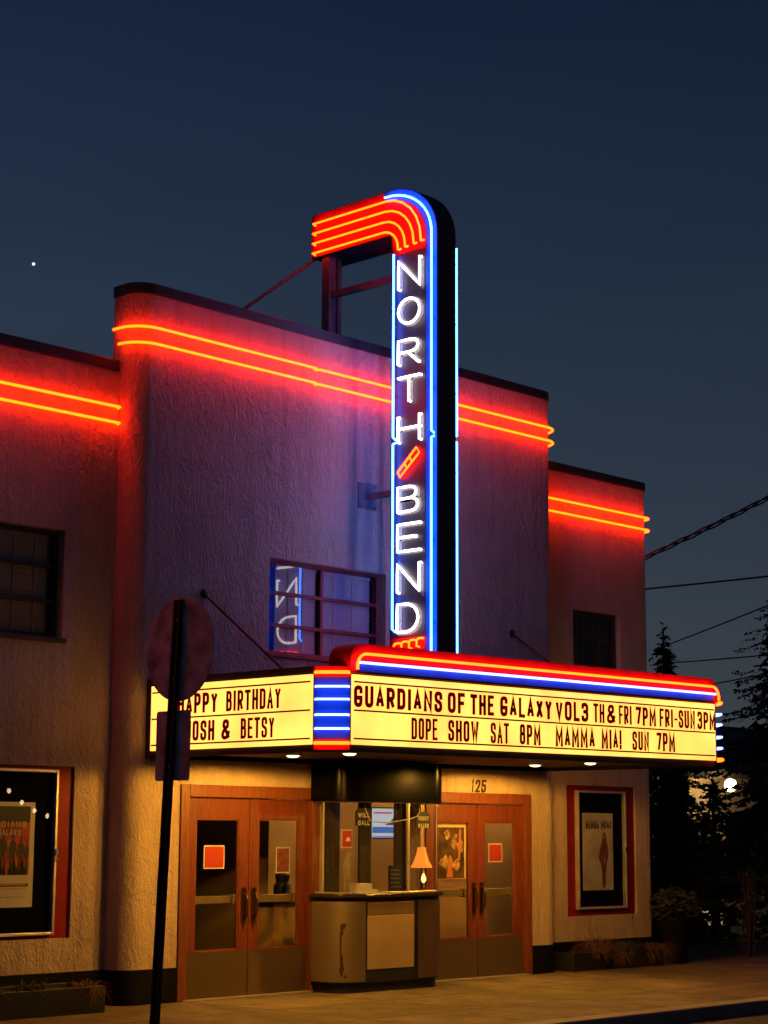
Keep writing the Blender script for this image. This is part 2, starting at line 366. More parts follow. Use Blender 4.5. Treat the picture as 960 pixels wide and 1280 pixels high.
# ------------------------------------------------------------------ stroke lettering
# strokes on a unit cell, * marks a rounded vertex (third value 1)
GL = {
 'A': [[(0, 0), (.5, 1), (1, 0)], [(.2, .32), (.8, .32)]],
 'B': [[(0, 0), (0, 1), (.92, 1, 1), (.92, .53, 1), (0, .53)], [(0, .53), (1, .53, 1), (1, 0, 1), (0, 0)]],
 'C': [[(1, .72), (1, 1, 1), (0, 1, 1), (0, 0, 1), (1, 0, 1), (1, .28)]],
 'D': [[(0, 0), (0, 1), (1, 1, 1), (1, 0, 1), (0, 0)]],
 'E': [[(1, 1), (0, 1), (0, 0), (1, 0)], [(0, .52), (.8, .52)]],
 'F': [[(1, 1), (0, 1), (0, 0)], [(0, .5), (.8, .5)]],
 'G': [[(1, .79), (1, 1, 1), (0, 1, 1), (0, 0, 1), (1, 0, 1), (1, .42), (.58, .42)]],
 'H': [[(0, 0), (0, 1)], [(1, 0), (1, 1)], [(0, .52), (1, .52)]],
 'I': [[(.5, 0), (.5, 1)]],
 'J': [[(1, 1), (1, 0, 1), (0, 0, 1), (0, .28)]],
 'K': [[(0, 0), (0, 1)], [(1, 1), (0, .42)], [(.3, .58), (1, 0)]],
 'L': [[(0, 1), (0, 0), (1, 0)]],
 'M': [[(0, 0), (0, 1), (.5, .25), (1, 1), (1, 0)]],
 'N': [[(0, 0), (0, 1), (1, 0), (1, 1)]],
 'O': [[(.5, 1), (1, 1, 1), (1, 0, 1), (0, 0, 1), (0, 1, 1), (.5, 1)]],
 'P': [[(0, 0), (0, 1), (1, 1, 1), (1, .45, 1), (0, .45)]],
 'R': [[(0, 0), (0, 1), (1, 1, 1), (1, .48, 1), (0, .48)], [(.5, .48), (1, 0)]],
 'S': [[(1, .76), (1, 1, 1), (0, 1, 1), (0, .56, 1), (1, .46, 1), (1, 0, 1), (0, 0, 1), (0, .24)]],
 'T': [[(0, 1), (1, 1)], [(.5, 1), (.5, 0)]],
 'U': [[(0, 1), (0, 0, 1), (1, 0, 1), (1, 1)]],
 'V': [[(0, 1), (.5, 0), (1, 1)]],
 'W': [[(0, 1), (.25, 0), (.5, .8), (.75, 0), (1, 1)]],
 'X': [[(0, 0), (1, 1)], [(0, 1), (1, 0)]],
 'Y': [[(0, 1), (.5, .48), (1, 1)], [(.5, .48), (.5, 0)]],
 '1': [[(.1, .78), (.55, 1), (.55, 0)]],
 '2': [[(0, .74), (0, 1, 1), (1, 1, 1), (1, .58, 1), (0, 0), (1, 0)]],
 '3': [[(0, .84), (0, 1, 1), (1, 1, 1), (1, .53, 1), (.4, .53)], [(.4, .53), (1, .53, 1), (1, 0, 1), (0, 0, 1), (0, .16)]],
 '5': [[(1, 1), (0, 1), (0, .55), (1, .62, 1), (1, 0, 1), (0, 0, 1), (0, .22)]],
 '7': [[(0, 1), (1, 1), (.35, 0)]],
 '8': [[(.5, 1), (.95, 1, 1), (.95, .53, 1), (.05, .53, 1), (.05, 1, 1), (.5, 1)], [(.5, .53), (1, .53, 1), (1, 0, 1), (0, 0, 1), (0, .53, 1), (.5, .53)]],
 '&': [[(1, 0), (.15, .72), (.2, 1, 1), (.8, 1, 1), (.75, .68), (0, .36, 1), (0, 0, 1), (.7, 0, 1), (1, .4)]],
 '!': [[(.5, 1), (.5, .32)], [(.5, .10), (.5, 0)]],
 '-': [[(.1, .45), (.9, .45)]],
}
WID = {'I': .42, '!': .42, '1': .6, '-': .7, 'M': 1.25, 'W': 1.3, 'N': 1.05, 'E': .9, 'F': .88, 'L': .85, 'J': .9, '&': 1.1}

def fillet(path, w, h, x0, y0, rad=.42, seg=5):
    P = [(Vector((x0 + p[0] * w, y0 + p[1] * h)), len(p) > 2) for p in path]
    out = []
    for i, (p, r) in enumerate(P):
        if not r or i in (0, len(P) - 1): out.append(p); continue
        a, b = P[i - 1][0], P[i + 1][0]
        R = rad * w
        la, lb = (a - p).length, (b - p).length
        ra, rb = min(R, la * .5), min(R * 1.25, lb * .5)
        ra = min(R * 1.25, la * .5)
        s, e = p + (a - p).normalized() * ra, p + (b - p).normalized() * rb
        for k in range(seg + 1):
            t = k / seg; out.append(s * (1 - t) ** 2 + p * 2 * t * (1 - t) + e * t * t)
    res = [out[0]]
    for q in out[1:]:
        if (q - res[-1]).length > 1e-5: res.append(q)
    return res

def ribbon(mb, pts, th, to3, depth=.006):
    """thick flat stroke along 2D pts; to3(p2, d) -> 3D"""
    n = len(pts); Lp = []; Rp = []
    closed = (pts[0] - pts[-1]).length < 1e-4 and n > 3
    for i in range(n):
        if closed and i in (0, n - 1): a, b, c = pts[-2], pts[i], pts[1]
        else: a, b, c = pts[max(0, i - 1)], pts[i], pts[min(n - 1, i + 1)]
        d1 = (b - a).normalized() if (b - a).length > 1e-7 else (c - b).normalized()
        d2 = (c - b).normalized() if (c - b).length > 1e-7 else d1
        nn = Vector((-d1.y, d1.x)) + Vector((-d2.y, d2.x))
        if nn.length < .05: nn = Vector((-d1.y, d1.x))
        nn.normalize()
        k = min(2.2, 1 / max(.3, nn.dot(Vector((-d1.y, d1.x)))))
        Lp.append(b + nn * th / 2 * k); Rp.append(b - nn * th / 2 * k)
    k0 = len(mb.v)
    for l, r in zip(Lp, Rp): mb.v += [tuple(to3(l, 0)), tuple(to3(r, 0)), tuple(to3(l, depth)), tuple(to3(r, depth))]
    for i in range(n - 1):
        q = k0 + i * 4
        mb.f += [(q + 2, q + 3, q + 7, q + 6), (q, q + 4, q + 5, q + 1), (q, q + 2, q + 6, q + 4), (q + 1, q + 5, q + 7, q + 3)]
    mb.f += [(k0, k0 + 1, k0 + 3, k0 + 2), (k0 + n * 4 - 4, k0 + n * 4 - 2, k0 + n * 4 - 1, k0 + n * 4 - 3)]

PLATES = None
BOARD_PARENT = None   # set: every letter is hung on the board as a part of its own
def write(mb, text, u0, u1, v0, v1, th, to3, depth=.006, gap=.28, jitter=0):
    """flat strokes of a word between u0..u1"""
    ws = [WID.get(c, 1.0) if c != ' ' else .6 for c in text]
    unit = (u1 - u0) / (sum(ws) + gap * (len(text) - 1))
    u = u0
    for c, w in zip(text, ws):
        cw = w * unit
        if c in GL:
            jz = random.uniform(-jitter, jitter)
            tgt = MB() if BOARD_PARENT else mb
            hw = min(th, .38 * cw) / 2 if c not in 'I!' else cw / 2
            t2 = min(th, .38 * cw) if c not in 'I!' else min(th, .9 * cw)
            for st in GL[c]:
                pts = fillet(st, cw - 2 * hw, (v1 - v0) - t2, u + hw, v0 + t2 / 2 + jz)
                def cap(p, q):
                    d = p - q
                    if d.length > 1e-6 and min(abs(d.x), abs(d.y)) < .15 * d.length: return p + d.normalized() * t2 / 2
                    return p
                if (pts[0] - pts[-1]).length > 1e-4: pts = [cap(pts[0], pts[1])] + pts[1:-1] + [cap(pts[-1], pts[-2])]
                ribbon(tgt, pts, t2, to3, depth)
            if BOARD_PARENT: obj('letter', tgt, LETTERRED, BOARD_PARENT)
        if PLATES is not None and c in GL: PLATES.append((u - gap * unit * .42, u + cw + gap * unit * .42))
        u += cw + gap * unit

# ------------------------------------------------------------------ setting: ground
struct('ground', MB().quad((-900, -900, -.16), (900, -900, -.16), (900, 900, -.16), (-900, 900, -.16)), SOIL)
struct('road', MB().box(-120, 200, -13.2, -3.9, -.19, -.13), ASPHALT)
struct('far_pavement', MB().box(-120, 200, -40, -13.2, -.2, 0.0), CONCRETE)
struct('sidewalk', MB().box(-60, 120, -3.65, .30, -.2, 0.0), CONCRETE)
struct('kerb', MB().box(-60, 120, -3.90, -3.652, -.2, 0.002), KERBM, bevel=.02)
struct('lot', MB().box(8.4, 120, .302, 60, -.2, -.006), SOIL)

# ------------------------------------------------------------------ theatre building
B = thing('movie_theater', 'stucco movie theater with rounded stepped front and red neon bands', 'theater', (2.565, 0, 0))
XL, XR, R = -.84, 6.0, .22
WY = .26           # wing plane
YB = .40           # back of the centre parapet
HC, HW = 7.15, 6.33

def wall_front(mb, y, x0, x1, z0, z1, holes):
    xs = sorted({x0, x1, *[h[0] for h in holes], *[h[1] for h in holes]})
    zs = sorted({z0, z1, *[h[2] for h in holes], *[h[3] for h in holes]})
    for a, b in zip(xs, xs[1:]):
        for c, d in zip(zs, zs[1:]):
            if any(h[0] <= a and b <= h[1] and h[2] <= c and d <= h[3] for h in holes): continue
            mb.quad((a, y, c), (b, y, c), (b, y, d), (a, y, d))
    for h in holes:
        a, b, c, d, dp = h
        mb.quad((a, y, c), (a, y, d), (a, y + dp, d), (a, y + dp, c)); mb.quad((b, y, d), (b, y, c), (b, y + dp, c), (b, y + dp, d))
        mb.quad((a, y, d), (b, y, d), (b, y + dp, d), (a, y + dp, d))
        if c > 0.01: mb.quad((b, y, c), (a, y, c), (a, y + dp, c), (b, y + dp, c))

DL = (-.06, 1.76); DR = (3.60, 5.37); DH = 2.07
mb = MB()
FX0, FX1 = XL + R, XR - R
wall_front(mb, 0, FX0, FX1, 0, HC, [(1.05, 2.86, 3.565, 4.585, .22), (DL[0], DL[1], 0, DH, .12), (DR[0], DR[1], 0, DH, .12), (1.90, 3.46, .9, 2.05, .2)])
def corner_strip(mb, cx, cy, r, a0, a1, z0, z1, n=10):
    P = arc(cx, cy, r, r, a0, a1, n)
    for p, q in zip(P, P[1:]): mb.quad((p[0], p[1], z0), (q[0], q[1], z0), (q[0], q[1], z1), (p[0], p[1], z1))
corner_strip(mb, FX0, R, R, 180, 270, 0, HC)
corner_strip(mb, FX1, R, R, 270, 360, 0, HC)
mb.quad((XL, YB, 0), (XL, R, 0), (XL, R, HC), (XL, YB, HC))
mb.quad((XR, R, 0), (XR, YB, 0), (XR, YB, HC), (XR, R, HC))
mb.quad((XR, YB, 5.9), (XL, YB, 5.9), (XL, YB, HC), (XR, YB, HC))
obj('wall', mb, STUCCO, B)
# wings
PLX = (-3.0, -1.258, .655, 2.285, .03); PRX = (6.49, 7.955, .640, 2.284, .03)
WLX = (-3.05, -1.47, 3.53, 4.60, .20); WRX = (6.664, 7.69, 3.50, 4.555, .16)
mb = MB(); wall_front(mb, WY, -14, XL + .005, 0, HW, [PLX, WLX]); mb.quad((-14, WY, 0), (-14, WY, HW), (-14, 14, HW), (-14, 14, 0))
obj('wall', mb, STUCCO, B)
WXE = 8.33
mb = MB(); wall_front(mb, WY, XR - .005, WXE - .08, 0, HW, [PRX, WRX])
corner_strip(mb, WXE - .08, WY + .08, .08, 270, 360, 0, HW, 6)
mb.quad((WXE, WY + .08, 0), (WXE, 14, 0), (WXE, 14, HW), (WXE, WY + .08, HW))
mb.quad((WXE, 14, 0), (-14, 14, 0), (-14, 14, HW), (WXE, 14, HW))
obj('wall', mb, STUCCO, B)
# roof
obj('roof', MB().box(-13.98, WXE - .02, .47, 13.98, 5.85, 5.95), ROOFING, B)
# copings
def outline_c(o):
    return [(XL - o, YB + .01)] + [(XL - o, R)] + arc(FX0, R, R + o, R + o, 180, 270, 8)[1:] + [(FX1, -o)] + arc(FX1, R, R + o, R + o, 270, 360, 8)[1:] + [(XR + o, YB + .01)]
poly = outline_c(.016)
obj('coping', MB().prism(poly, lambda p: (p[0], p[1], HC - .005), lambda p: (p[0], p[1], HC + .115)), COPING, B, bevel=.012)
obj('coping', MB().box(-14.02, XL - .03, WY - .025, WY + .25, HW - .005, HW + .115), COPING, B, bevel=.012)
mb = MB(); mb.prism([(XR + .03, WY - .025), (WXE - .08, WY - .025)] + arc(WXE - .08, WY + .08, .105, .105, 270, 360, 5)[1:] + [(WXE + .025, 13.9), (WXE - .2, 13.9), (WXE - .2, WY + .25), (XR + .03, WY + .25)],
                    lambda p: (p[0], p[1], HW - .005), lambda p: (p[0], p[1], HW + .115))
obj('coping', mb, COPING, B, bevel=.012)
# plinths, 12 mm proud
PH = .335
def plinth(pts): 
    inner = [p for p in pts]
    return inner
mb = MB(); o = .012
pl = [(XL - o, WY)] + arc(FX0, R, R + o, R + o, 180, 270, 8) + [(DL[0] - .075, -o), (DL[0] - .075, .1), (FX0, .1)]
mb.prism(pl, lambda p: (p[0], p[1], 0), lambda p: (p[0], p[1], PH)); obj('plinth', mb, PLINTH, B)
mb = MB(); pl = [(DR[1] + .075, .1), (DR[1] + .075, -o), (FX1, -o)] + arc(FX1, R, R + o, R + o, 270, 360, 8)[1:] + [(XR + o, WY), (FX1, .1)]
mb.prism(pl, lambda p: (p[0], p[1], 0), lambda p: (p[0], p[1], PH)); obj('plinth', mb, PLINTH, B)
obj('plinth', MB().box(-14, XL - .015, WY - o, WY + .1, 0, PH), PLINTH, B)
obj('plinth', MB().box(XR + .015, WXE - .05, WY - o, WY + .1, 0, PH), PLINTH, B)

# neon bands
TO = .06; NR = .0145
def neon(pts, parent, m=None, r=NR, name='neon_tube', step=.15):
    return obj(name, MB().tube(dens(pts, step), r, 8), m or N_RED, parent, smooth=True)
def holders(pts_, d, parent):
    for p in pts_:
        q = Vector(p); obj('tube_support', MB().tube([q, q + Vector(d)], .008, 6), HOLDER, parent)
for z, ys in ((6.78, .325), (6.61, .235)):
    P = [(XL - TO, ys)] + arc(FX0, R, R + TO, R + TO, 180, 270, 8) + [(1.64, -TO)]
    P = [(p[0], p[1], z) for p in P]
    neon(P + [(1.665, -TO + .008, z), (1.672, -.008, z)], B)
    Q = [(1.70, -.008), (1.705, -TO + .008), (1.73, -TO), (FX1, -TO)] + arc(FX1, R, R + TO, R + TO, 270, 350, 8)[1:]
    Q = [(p[0], p[1], z - .006) for p in Q]; e = Q[-1]
    neon(Q + [(e[0] - .05, e[1] + .02, z - .012)], B)
    holders([(x, -TO, z) for x in (-.4, .3, 1.0, 1.5, 2.1, 3.3, 4.1, 4.9, 5.6)], (0, TO, 0), B)
for z in (5.942, 5.775):
    neon([(-13.9, WY - TO, z), (-4.02, WY - TO, z), (-4.0, WY - .01, z)], B, step=.4)
    neon([(-3.96, WY - .01, z), (-3.94, WY - TO, z), (XL - .045, WY - TO, z), (XL - .03, WY - .01, z)], B)
    P = [(XR + .02, WY - TO), (WXE - .08, WY - TO)] + arc(WXE - .08, WY + .08, .14, .14, 270, 350, 7)[1:]
    P = [(p[0], p[1], z) for p in P]; e = P[-1]
    neon(P + [(e[0] - .05, e[1] + .03, z - .01)], B)
    holders([(x, WY - TO, z) for x in (-3.6, -2.9, -2.2, -1.5, 6.4, 7.1, 7.8)], (0, TO, 0), B)

# upper windows
def blinds(mb, x0, x1, y, z0, z1, cords, pitch=.052):
    z = z0
    while z < z1:
        mb.add([(x0, y + .008, z), (x1, y + .008, z), (x1, y - .008, z + .056), (x0, y - .008, z + .056)], [(0, 1, 2, 3)]); z += pitch
    for c in cords: mb.box(c - .013, c + .013, y - .014, y - .0115, z0, z1)
def window(h, yw, vbars, hbars, sash, blind_rects, fw_=.035, room=True, glass=GLASSW):
    x0, x1, z0, z1, dp = h; y = yw + dp * .62
    f = MB()
    f.box(x0, x0 + fw_, y - .02, y + .03, z0, z1); f.box(x1 - fw_, x1, y - .02, y + .03, z0, z1)
    f.box(x0 + fw_, x1 - fw_, y - .02, y + .03, z1 - fw_, z1); f.box(x0 + fw_, x1 - fw_, y - .02, y + .03, z0, z0 + fw_)
    for v in vbars: f.box(v - .02, v + .02, y - .017, y + .028, z0 + fw_, z1 - fw_)
    for hb in hbars: f.box(x0 + fw_, x1 - fw_, y - .021, y + .027, hb - .018, hb + .018)
    w = obj('window', f, sash, B)
    obj('pane', MB().quad((x0, y + .002, z0), (x1, y + .002, z0), (x1, y + .002, z1), (x0, y + .002, z1)), glass, w)
    bm = MB()
    for (a, b, cords) in blind_rects: blinds(bm, a, b, y + .05, z0 + .03, z1 - .06, cords); bm.box(a, b, y + .034, y + .07, z1 - .075, z1 - .035)
    if bm.v: obj('blind', bm, BLINDD if sash is SASHD else BLIND, w)
    rb = MB(); yb = y + .75
    rb.quad((x0 - .4, yb, z0 - .3), (x1 + .4, yb, z0 - .3), (x1 + .4, yb, z1 + .3), (x0 - .4, yb, z1 + .3))
    rb.quad((x0 - .4, y + .04, z0 - .3), (x0 - .4, yb, z0 - .3), (x0 - .4, yb, z1 + .3), (x0 - .4, y + .04, z1 + .3))
    rb.quad((x1 + .4, yb, z0 - .3), (x1 + .4, y + .04, z0 - .3), (x1 + .4, y + .04, z1 + .3), (x1 + .4, yb, z1 + .3))
    rb.quad((x0 - .4, y + .04, z0 - .3), (x1 + .4, y + .04, z0 - .3), (x1 + .4, yb, z0 - .3), (x0 - .4, yb, z0 - .3))
    rb.quad((x0 - .4, y + .04, z1 + .3), (x1 + .4, y + .04, z1 + .3), (x1 + .4, yb, z1 + .3), (x0 - .4, yb, z1 + .3))
    obj('room_lining', rb, DARKCLOTH, w)
    obj('sill', MB().box(x0 - .03, x1 + .03, yw - .035, yw + .02, z0 - .05, z0 - .003), sash, w, bevel=.006)
    return w
window((1.05, 2.86, 3.565, 4.585, .22), 0, [1.955], [4.23, 3.88], SASH, [(1.30, 1.92, [1.5, 1.72]), (2.0, 2.78, [2.2, 2.5])])
window(WLX, WY, [], [4.245, 3.89], SASHD, [(-3.0, -1.56, [-2.7, -2.3, -1.95, -1.7])], .045, glass=GLASSD)
window(WRX, WY, [6.98, 7.33], [4.20, 3.85], SASHD, [], .05, glass=GLASSD)

# doors
def door_leaf(x0, x1, hinge_left, push):
    y0, y1 = .035, .08
    d = MB(); st = .135
    gx0, gx1 = x0 + st, x1 - st; gz0, gz1 = .475, 1.80
    d.box(x0, gx0, y0, y1, .012, DH - .06); d.box(gx1, x1, y0, y1, .012, DH - .06)
    d.box(gx0, gx1, y0 + .001, y1 - .001, gz1, DH - .06); d.box(gx0, gx1, y0 + .001, y1 - .001, .012, gz0)
    o = obj('door', d, WOOD, B, bevel=.004)
    f = MB(); b = .014
    f.box(gx0, gx0 + b, y0 + .01, y1 - .01, gz0, gz1); f.box(gx1 - b, gx1, y0 + .01, y1 - .01, gz0, gz1); f.box(gx0, gx1, y0 + .01, y1 - .01, gz0, gz0 + b); f.box(gx0, gx1, y0 + .01, y1 - .01, gz1 - b, gz1)
    obj('glazing_bead', f, TRIMWOOD, o)
    obj('glass', MB().quad((gx0, y0 + .022, gz0), (gx1, y0 + .022, gz0), (gx1, y0 + .022, gz1), (gx0, y0 + .022, gz1)), GLASS, o)
    obj('kick_plate', MB().box(x0 + .01, x1 - .01, y0 - .004, y0 - .001, .02, .462), KICK, o)
    hx = x1 - .065 if hinge_left else x0 + .065
    h = MB(); h.box(hx - .032, hx + .032, y0 - .006, y0 - .001, .74, 1.10)
    h.tube([(hx, y0 - .004, .80), (hx, y0 - .05, .815), (hx, y0 - .062, .85), (hx, y0 - .062, .99), (hx, y0 - .05, 1.03), (hx, y0 - .004, 1.045)], .011, 8)
    h.lathe([(.012, 0), (.012, -.012)], (hx + .015, y0 - .006, 1.075), 10, 'y')
    h.prism([(hx - .018, .74), (hx + .018, .74), (hx, .66)], lambda p: (p[0], y0 - .006, p[1]), lambda p: (p[0], y0 - .001, p[1]))
    obj('handle', h, BRONZE, o)
    if push:
        p = MB(); p.box(gx0 + .01, gx1 - .01, y1 + .02, y1 + .06, .94, 1.02)
        p.box(gx0 + .0, gx0 + .05, y1 - .01, y1 + .065, .93, 1.03); p.box(gx1 - .05, gx1, y1 - .01, y1 + .065, .93, 1.03)
        obj('push_bar', p, STEEL, o, bevel=.006)
    return o
def door_pair(x0, x1):
    f = MB(); w = .065
    f.box(x0 - .07, x0 + w - .02, -.02, .11, 0.001, DH + .07); f.box(x1 - w + .02, x1 + .07, -.02, .11, 0.001, DH + .07)
    f.box(x0 + w - .02, x1 - w + .02, -.021, .11, DH - .055, DH + .07)
    fr = obj('door_frame', f, TRIMWOOD, B, bevel=.008)
    obj('threshold', MB().box(x0, x1, -.03, .12, .001, .014), ALU, fr)
    m = (x0 + x1) / 2
    door_leaf(x0 + .05, m - .004, True, True); door_leaf(m + .004, x1 - .05, False, True)
door_pair(*DL)
door_pair(*DR)
# address number
mb = MB(); write(mb, '125', 4.335, 4.60, 2.145, 2.295, .026, lambda p, d: (p[0] + (p[1] - 2.2) * .12, -.004 - d, p[1]), .006, .35)
obj('house_number', mb, INKBLACK, B)
# lobby
mb = MB()
mb.quad((2.35, 1.35, 0), (8.0, 1.35, 0), (8.0, 1.35, 2.7), (2.35, 1.35, 2.7)); mb.quad((2.35, 1.35, 0), (2.35, 1.35, 2.7), (2.35, 4.6, 2.7), (2.35, 4.6, 0))
obj('lobby_wall', mb, TAN, B)
mb = MB(); mb.quad((-2.5, 4.6, 0), (2.4, 4.6, 0), (2.4, 4.6, 2.7), (-2.5, 4.6, 2.7)); mb.quad((-2.5, .3, 0), (-2.5, 4.6, 0), (-2.5, 4.6, 2.7), (-2.5, .3, 2.7))
mb.quad((-2.5, .3, 2.7), (8, .3, 2.7), (8, 4.6, 2.7), (-2.5, 4.6, 2.7)); mb.quad((8, .3, 0), (8, 4.6, 0), (8, 4.6, 2.7), (8, .3, 2.7))
mb.quad((-2.5, .3, 0), (-.15, .3, 0), (-.15, .3, 2.7), (-2.5, .3, 2.7)); mb.quad((5.95, .3, 0), (8, .3, 0), (8, .3, 2.7), (5.95, .3, 2.7))
obj('lobby_lining', mb, DARKCLOTH, B)
obj('lobby_floor', MB().quad((-2.5, .1, .008), (8, .1, .008), (8, 4.6, .008), (-2.5, 4.6, .008)), CARPET, B)

# ------------------------------------------------------------------ marquee
MQ = thing('marquee', 'illuminated theater marquee canopy with cream reader boards and neon trim', 'marquee', (2.57, 0, 2.4))
def tz(x): return .0065 * (x + .6)
def sh(mb):
    mb.v = [(x, y, z + tz(x)) for x, y, z in mb.v]; return mb
FXA, FXB, FYM = -.372, 5.522, -2.645
SXL, SXR, SYC = -.614, 5.764, -2.402
plan = [(SXL + .012, -.004), (SXL + .012, SYC + .004), (FXA + .005, FYM + .012), (FXB - .005, FYM + .012), (SXR - .012, SYC + .004), (SXR - .012, -.004)]
inner = [(SXL + .07, -.004), (SXL + .07, SYC + .03), (FXA + .03, FYM + .07), (FXB - .03, FYM + .07), (SXR - .07, SYC + .03), (SXR - .07, -.004)]
mb = MB(); n = len(plan)
for i in range(n):     # fascia ring, top deck and soffit
    j = (i + 1) % n
    a, b, c, d = plan[i], plan[j], inner[j], inner[i]
    mb.quad((*a, 2.385), (*b, 2.385), (*b, 3.165), (*a, 3.165))
    mb.quad((*d, 2.385), (*c, 2.385), (*b, 2.385), (*a, 2.385))
    mb.quad((*c, 2.385), (*d, 2.385), (*d, 2.43), (*c, 2.43))
mb.add([(*p, 3.165) for p in plan], [tuple(range(n))])
obj('canopy_body', sh(mb), COPING, MQ)
SOFF = mat("soffit_paint", (0.10, 0.05, 0.03), .6, var=(3, .3))
mb = MB(); mb.add([(*p, 2.43) for p in inner], [tuple(reversed(range(n)))])
obj('soffit', sh(mb), SOFF, MQ)

def panel_mat():
    m = emis("reader_board", *PANEL)
    n = m.node_tree; b = n.nodes['Principled BSDF']; L = n.links
    t = n.nodes.new('ShaderNodeTexCoord'); nz = n.nodes.new('ShaderNodeTexNoise'); nz.inputs['Scale'].default_value = 1.6; nz.inputs['Detail'].default_value = 3
    L.new(t.outputs['Object'], nz.inputs[0])
    mr = n.nodes.new('ShaderNodeMapRange'); mr.inputs[1].default_value = .3; mr.inputs[2].default_value = .7; mr.inputs[3].default_value = PANEL[1] * .74; mr.inputs[4].default_value = PANEL[1] * 1.12
    L.new(nz.outputs[0], mr.inputs[0]); L.new(mr.outputs[0], b.inputs['Emission Strength'])
    b.inputs['Base Color'].default_value = (.6, .5, .3, 1); b.inputs['Roughness'].default_value = .3
    return m
BOARD = panel_mat()
# front reader board
f3 = lambda p, d: (p[0], FYM - .010 - d, p[1] + tz(p[0]))
p_front = obj('reader_board', sh(MB().box(FXA + .015, FXB - .012, FYM - .006, FYM + .012, 2.452, 3.088)), BOARD, MQ)
mb = MB()
for z in (3.022, 2.762, 2.505): mb.box(FXA + .03, FXB - .03, FYM - .014, FYM - .0065, z - .008, z + .008)
obj('letter_rail', sh(mb), RAIL, p_front)
PLATES = []; BOARD_PARENT = p_front
R1 = [('GUARDIANS', -.345, .86), ('OF', .941, 1.188), ('THE', 1.271, 1.623), ('GALAXY', 1.722, 2.54), ('VOL3', 2.603, 3.148), ('TH', 3.237, 3.425), ('&', 3.47, 3.622),
      ('FRI', 3.684, 3.909), ('7PM', 3.987, 4.354), ('FRI-SUN', 4.426, 5.10), ('3PM', 5.151, 5.505)]
R2 = [('DOPE', .428, .792), ('SHOW', .947, 1.392), ('SAT', 1.575, 1.853), ('8PM', 2.022, 2.352), ('MAMMA', 2.598, 3.253), ('MIA!', 3.372, 3.722), ('SUN', 3.916, 4.216), ('7PM', 4.361, 4.704)]
for w, a, b in R1: write(mb, w, a, b, 2.792, 2.992, .036 if b > 3.2 else .040, f3, .004, .30, .0015)
pmb = MB()
def plates(z0, z1, t3):
    for a, b in PLATES:
        a += random.uniform(-.004, .004); e = random.uniform(-.006, .004)
        pmb.quad(t3((a, z0), -.0025), t3((b, z0), -.0025), t3((b, z1 + e), -.0025), t3((a, z1 + e), -.0025))
    PLATES.clear()
plates(2.775, 3.008, f3)
for w, a, b in R2: write(mb, w, a, b, 2.524, 2.727, .036, f3, .004, .30, .0015)
plates(2.515, 2.748, f3)
obj('letter_plate', pmb, PLATE, p_front)
PLATES = None; BOARD_PARENT = None
# side reader boards
for sx_, name in ((SXL, 'left'), (SXR, 'right')):
    sgn = -1 if sx_ < 0 else 1
    x0, x1 = (sx_ - .006, sx_ + .012) if sgn < 0 else (sx_ - .012, sx_ + .006)
    ps = obj('reader_board', sh(MB().box(x0, x1, SYC + .015, -.10, 2.452, 3.088)), BOARD, MQ)
    mb = MB()
    xa, xb = sorted((sx_ + sgn * .0065, sx_ + sgn * .014))
    for z in (3.022, 2.762, 2.505): mb.box(xa, xb, SYC + .03, -.12, z - .008, z + .008)
    obj('letter_rail', sh(mb), RAIL, ps)
    if sgn < 0:
        BOARD_PARENT = ps; f3s = lambda p, d: (SXL - .010 - d, -p[0], p[1])
        for w, a, b in (('HAPPY', .515, 1.10), ('BIRTHDAY', 1.226, 1.982)): write(mb, w, a, b, 2.796, 2.990, .036, f3s, .004, .30, .0015)
        for w, a, b in (('JOSH', .64, 1.062), ('&', 1.165, 1.291), ('BETSY', 1.438, 1.901)): write(mb, w, a, b, 2.530, 2.724, .036, f3s, .004, .30, .0015)
        BOARD_PARENT = None
# chamfer corner panels with neon bars
for (a, b, bo) in (((SXL, SYC), (FXA, FYM), .05), ((FXB, FYM), (SXR, SYC), .075)):
    A = Vector((*a, 0)); Bv = Vector((*b, 0)); d = (Bv - A).normalized(); nrm = Vector((d.y, -d.x, 0))
    mb = MB(); k = .012
    def bx(t0, t1, z0, z1, o0, o1, mb_):
        c = [A + d * t0 + nrm * o0, A + d * t1 + nrm * o0, A + d * t1 + nrm * o1, A + d * t0 + nrm * o1]
        mb_.add([(p.x, p.y, z0) for p in c] + [(p.x, p.y, z1) for p in c], [(3, 2, 1, 0), (4, 5, 6, 7), (0, 1, 5, 4), (1, 2, 6, 5), (2, 3, 7, 6), (3, 0, 4, 7)])
    L_ = (Bv - A).length
    bx(.008, L_ - .008, 2.50, 3.06, .0, .012, mb)
    cp = obj('corner_panel', sh(mb), BLUEPAINT, MQ)
    for za, zb in ((3.062, 3.16), (2.40, 2.498)):
        mb = MB(); bx(.006, L_ - .006, za, zb, 0, .014, mb); obj('red_band', sh(mb), REDPAINT, cp)
    for z, m_, r in ((3.103, N_RED, .016), (2.974, N_BAR, .011), (2.858, N_BAR, .011), (2.717, N_BAR, .011), (2.592, N_BAR, .011), (2.462, N_RED, .016)):
        pts = [A + d * .02 + nrm * .012, A + d * .024 + nrm * bo, A + d * (L_ / 2) + nrm * (bo + .008), A + d * (L_ - .024) + nrm * bo, A + d * (L_ - .02) + nrm * .012]
        obj('neon_bar', sh(MB().tube([(p.x, p.y, z) for p in pts], r * (1 if bo < .06 else 1.25), 8)), m_, cp, smooth=True)
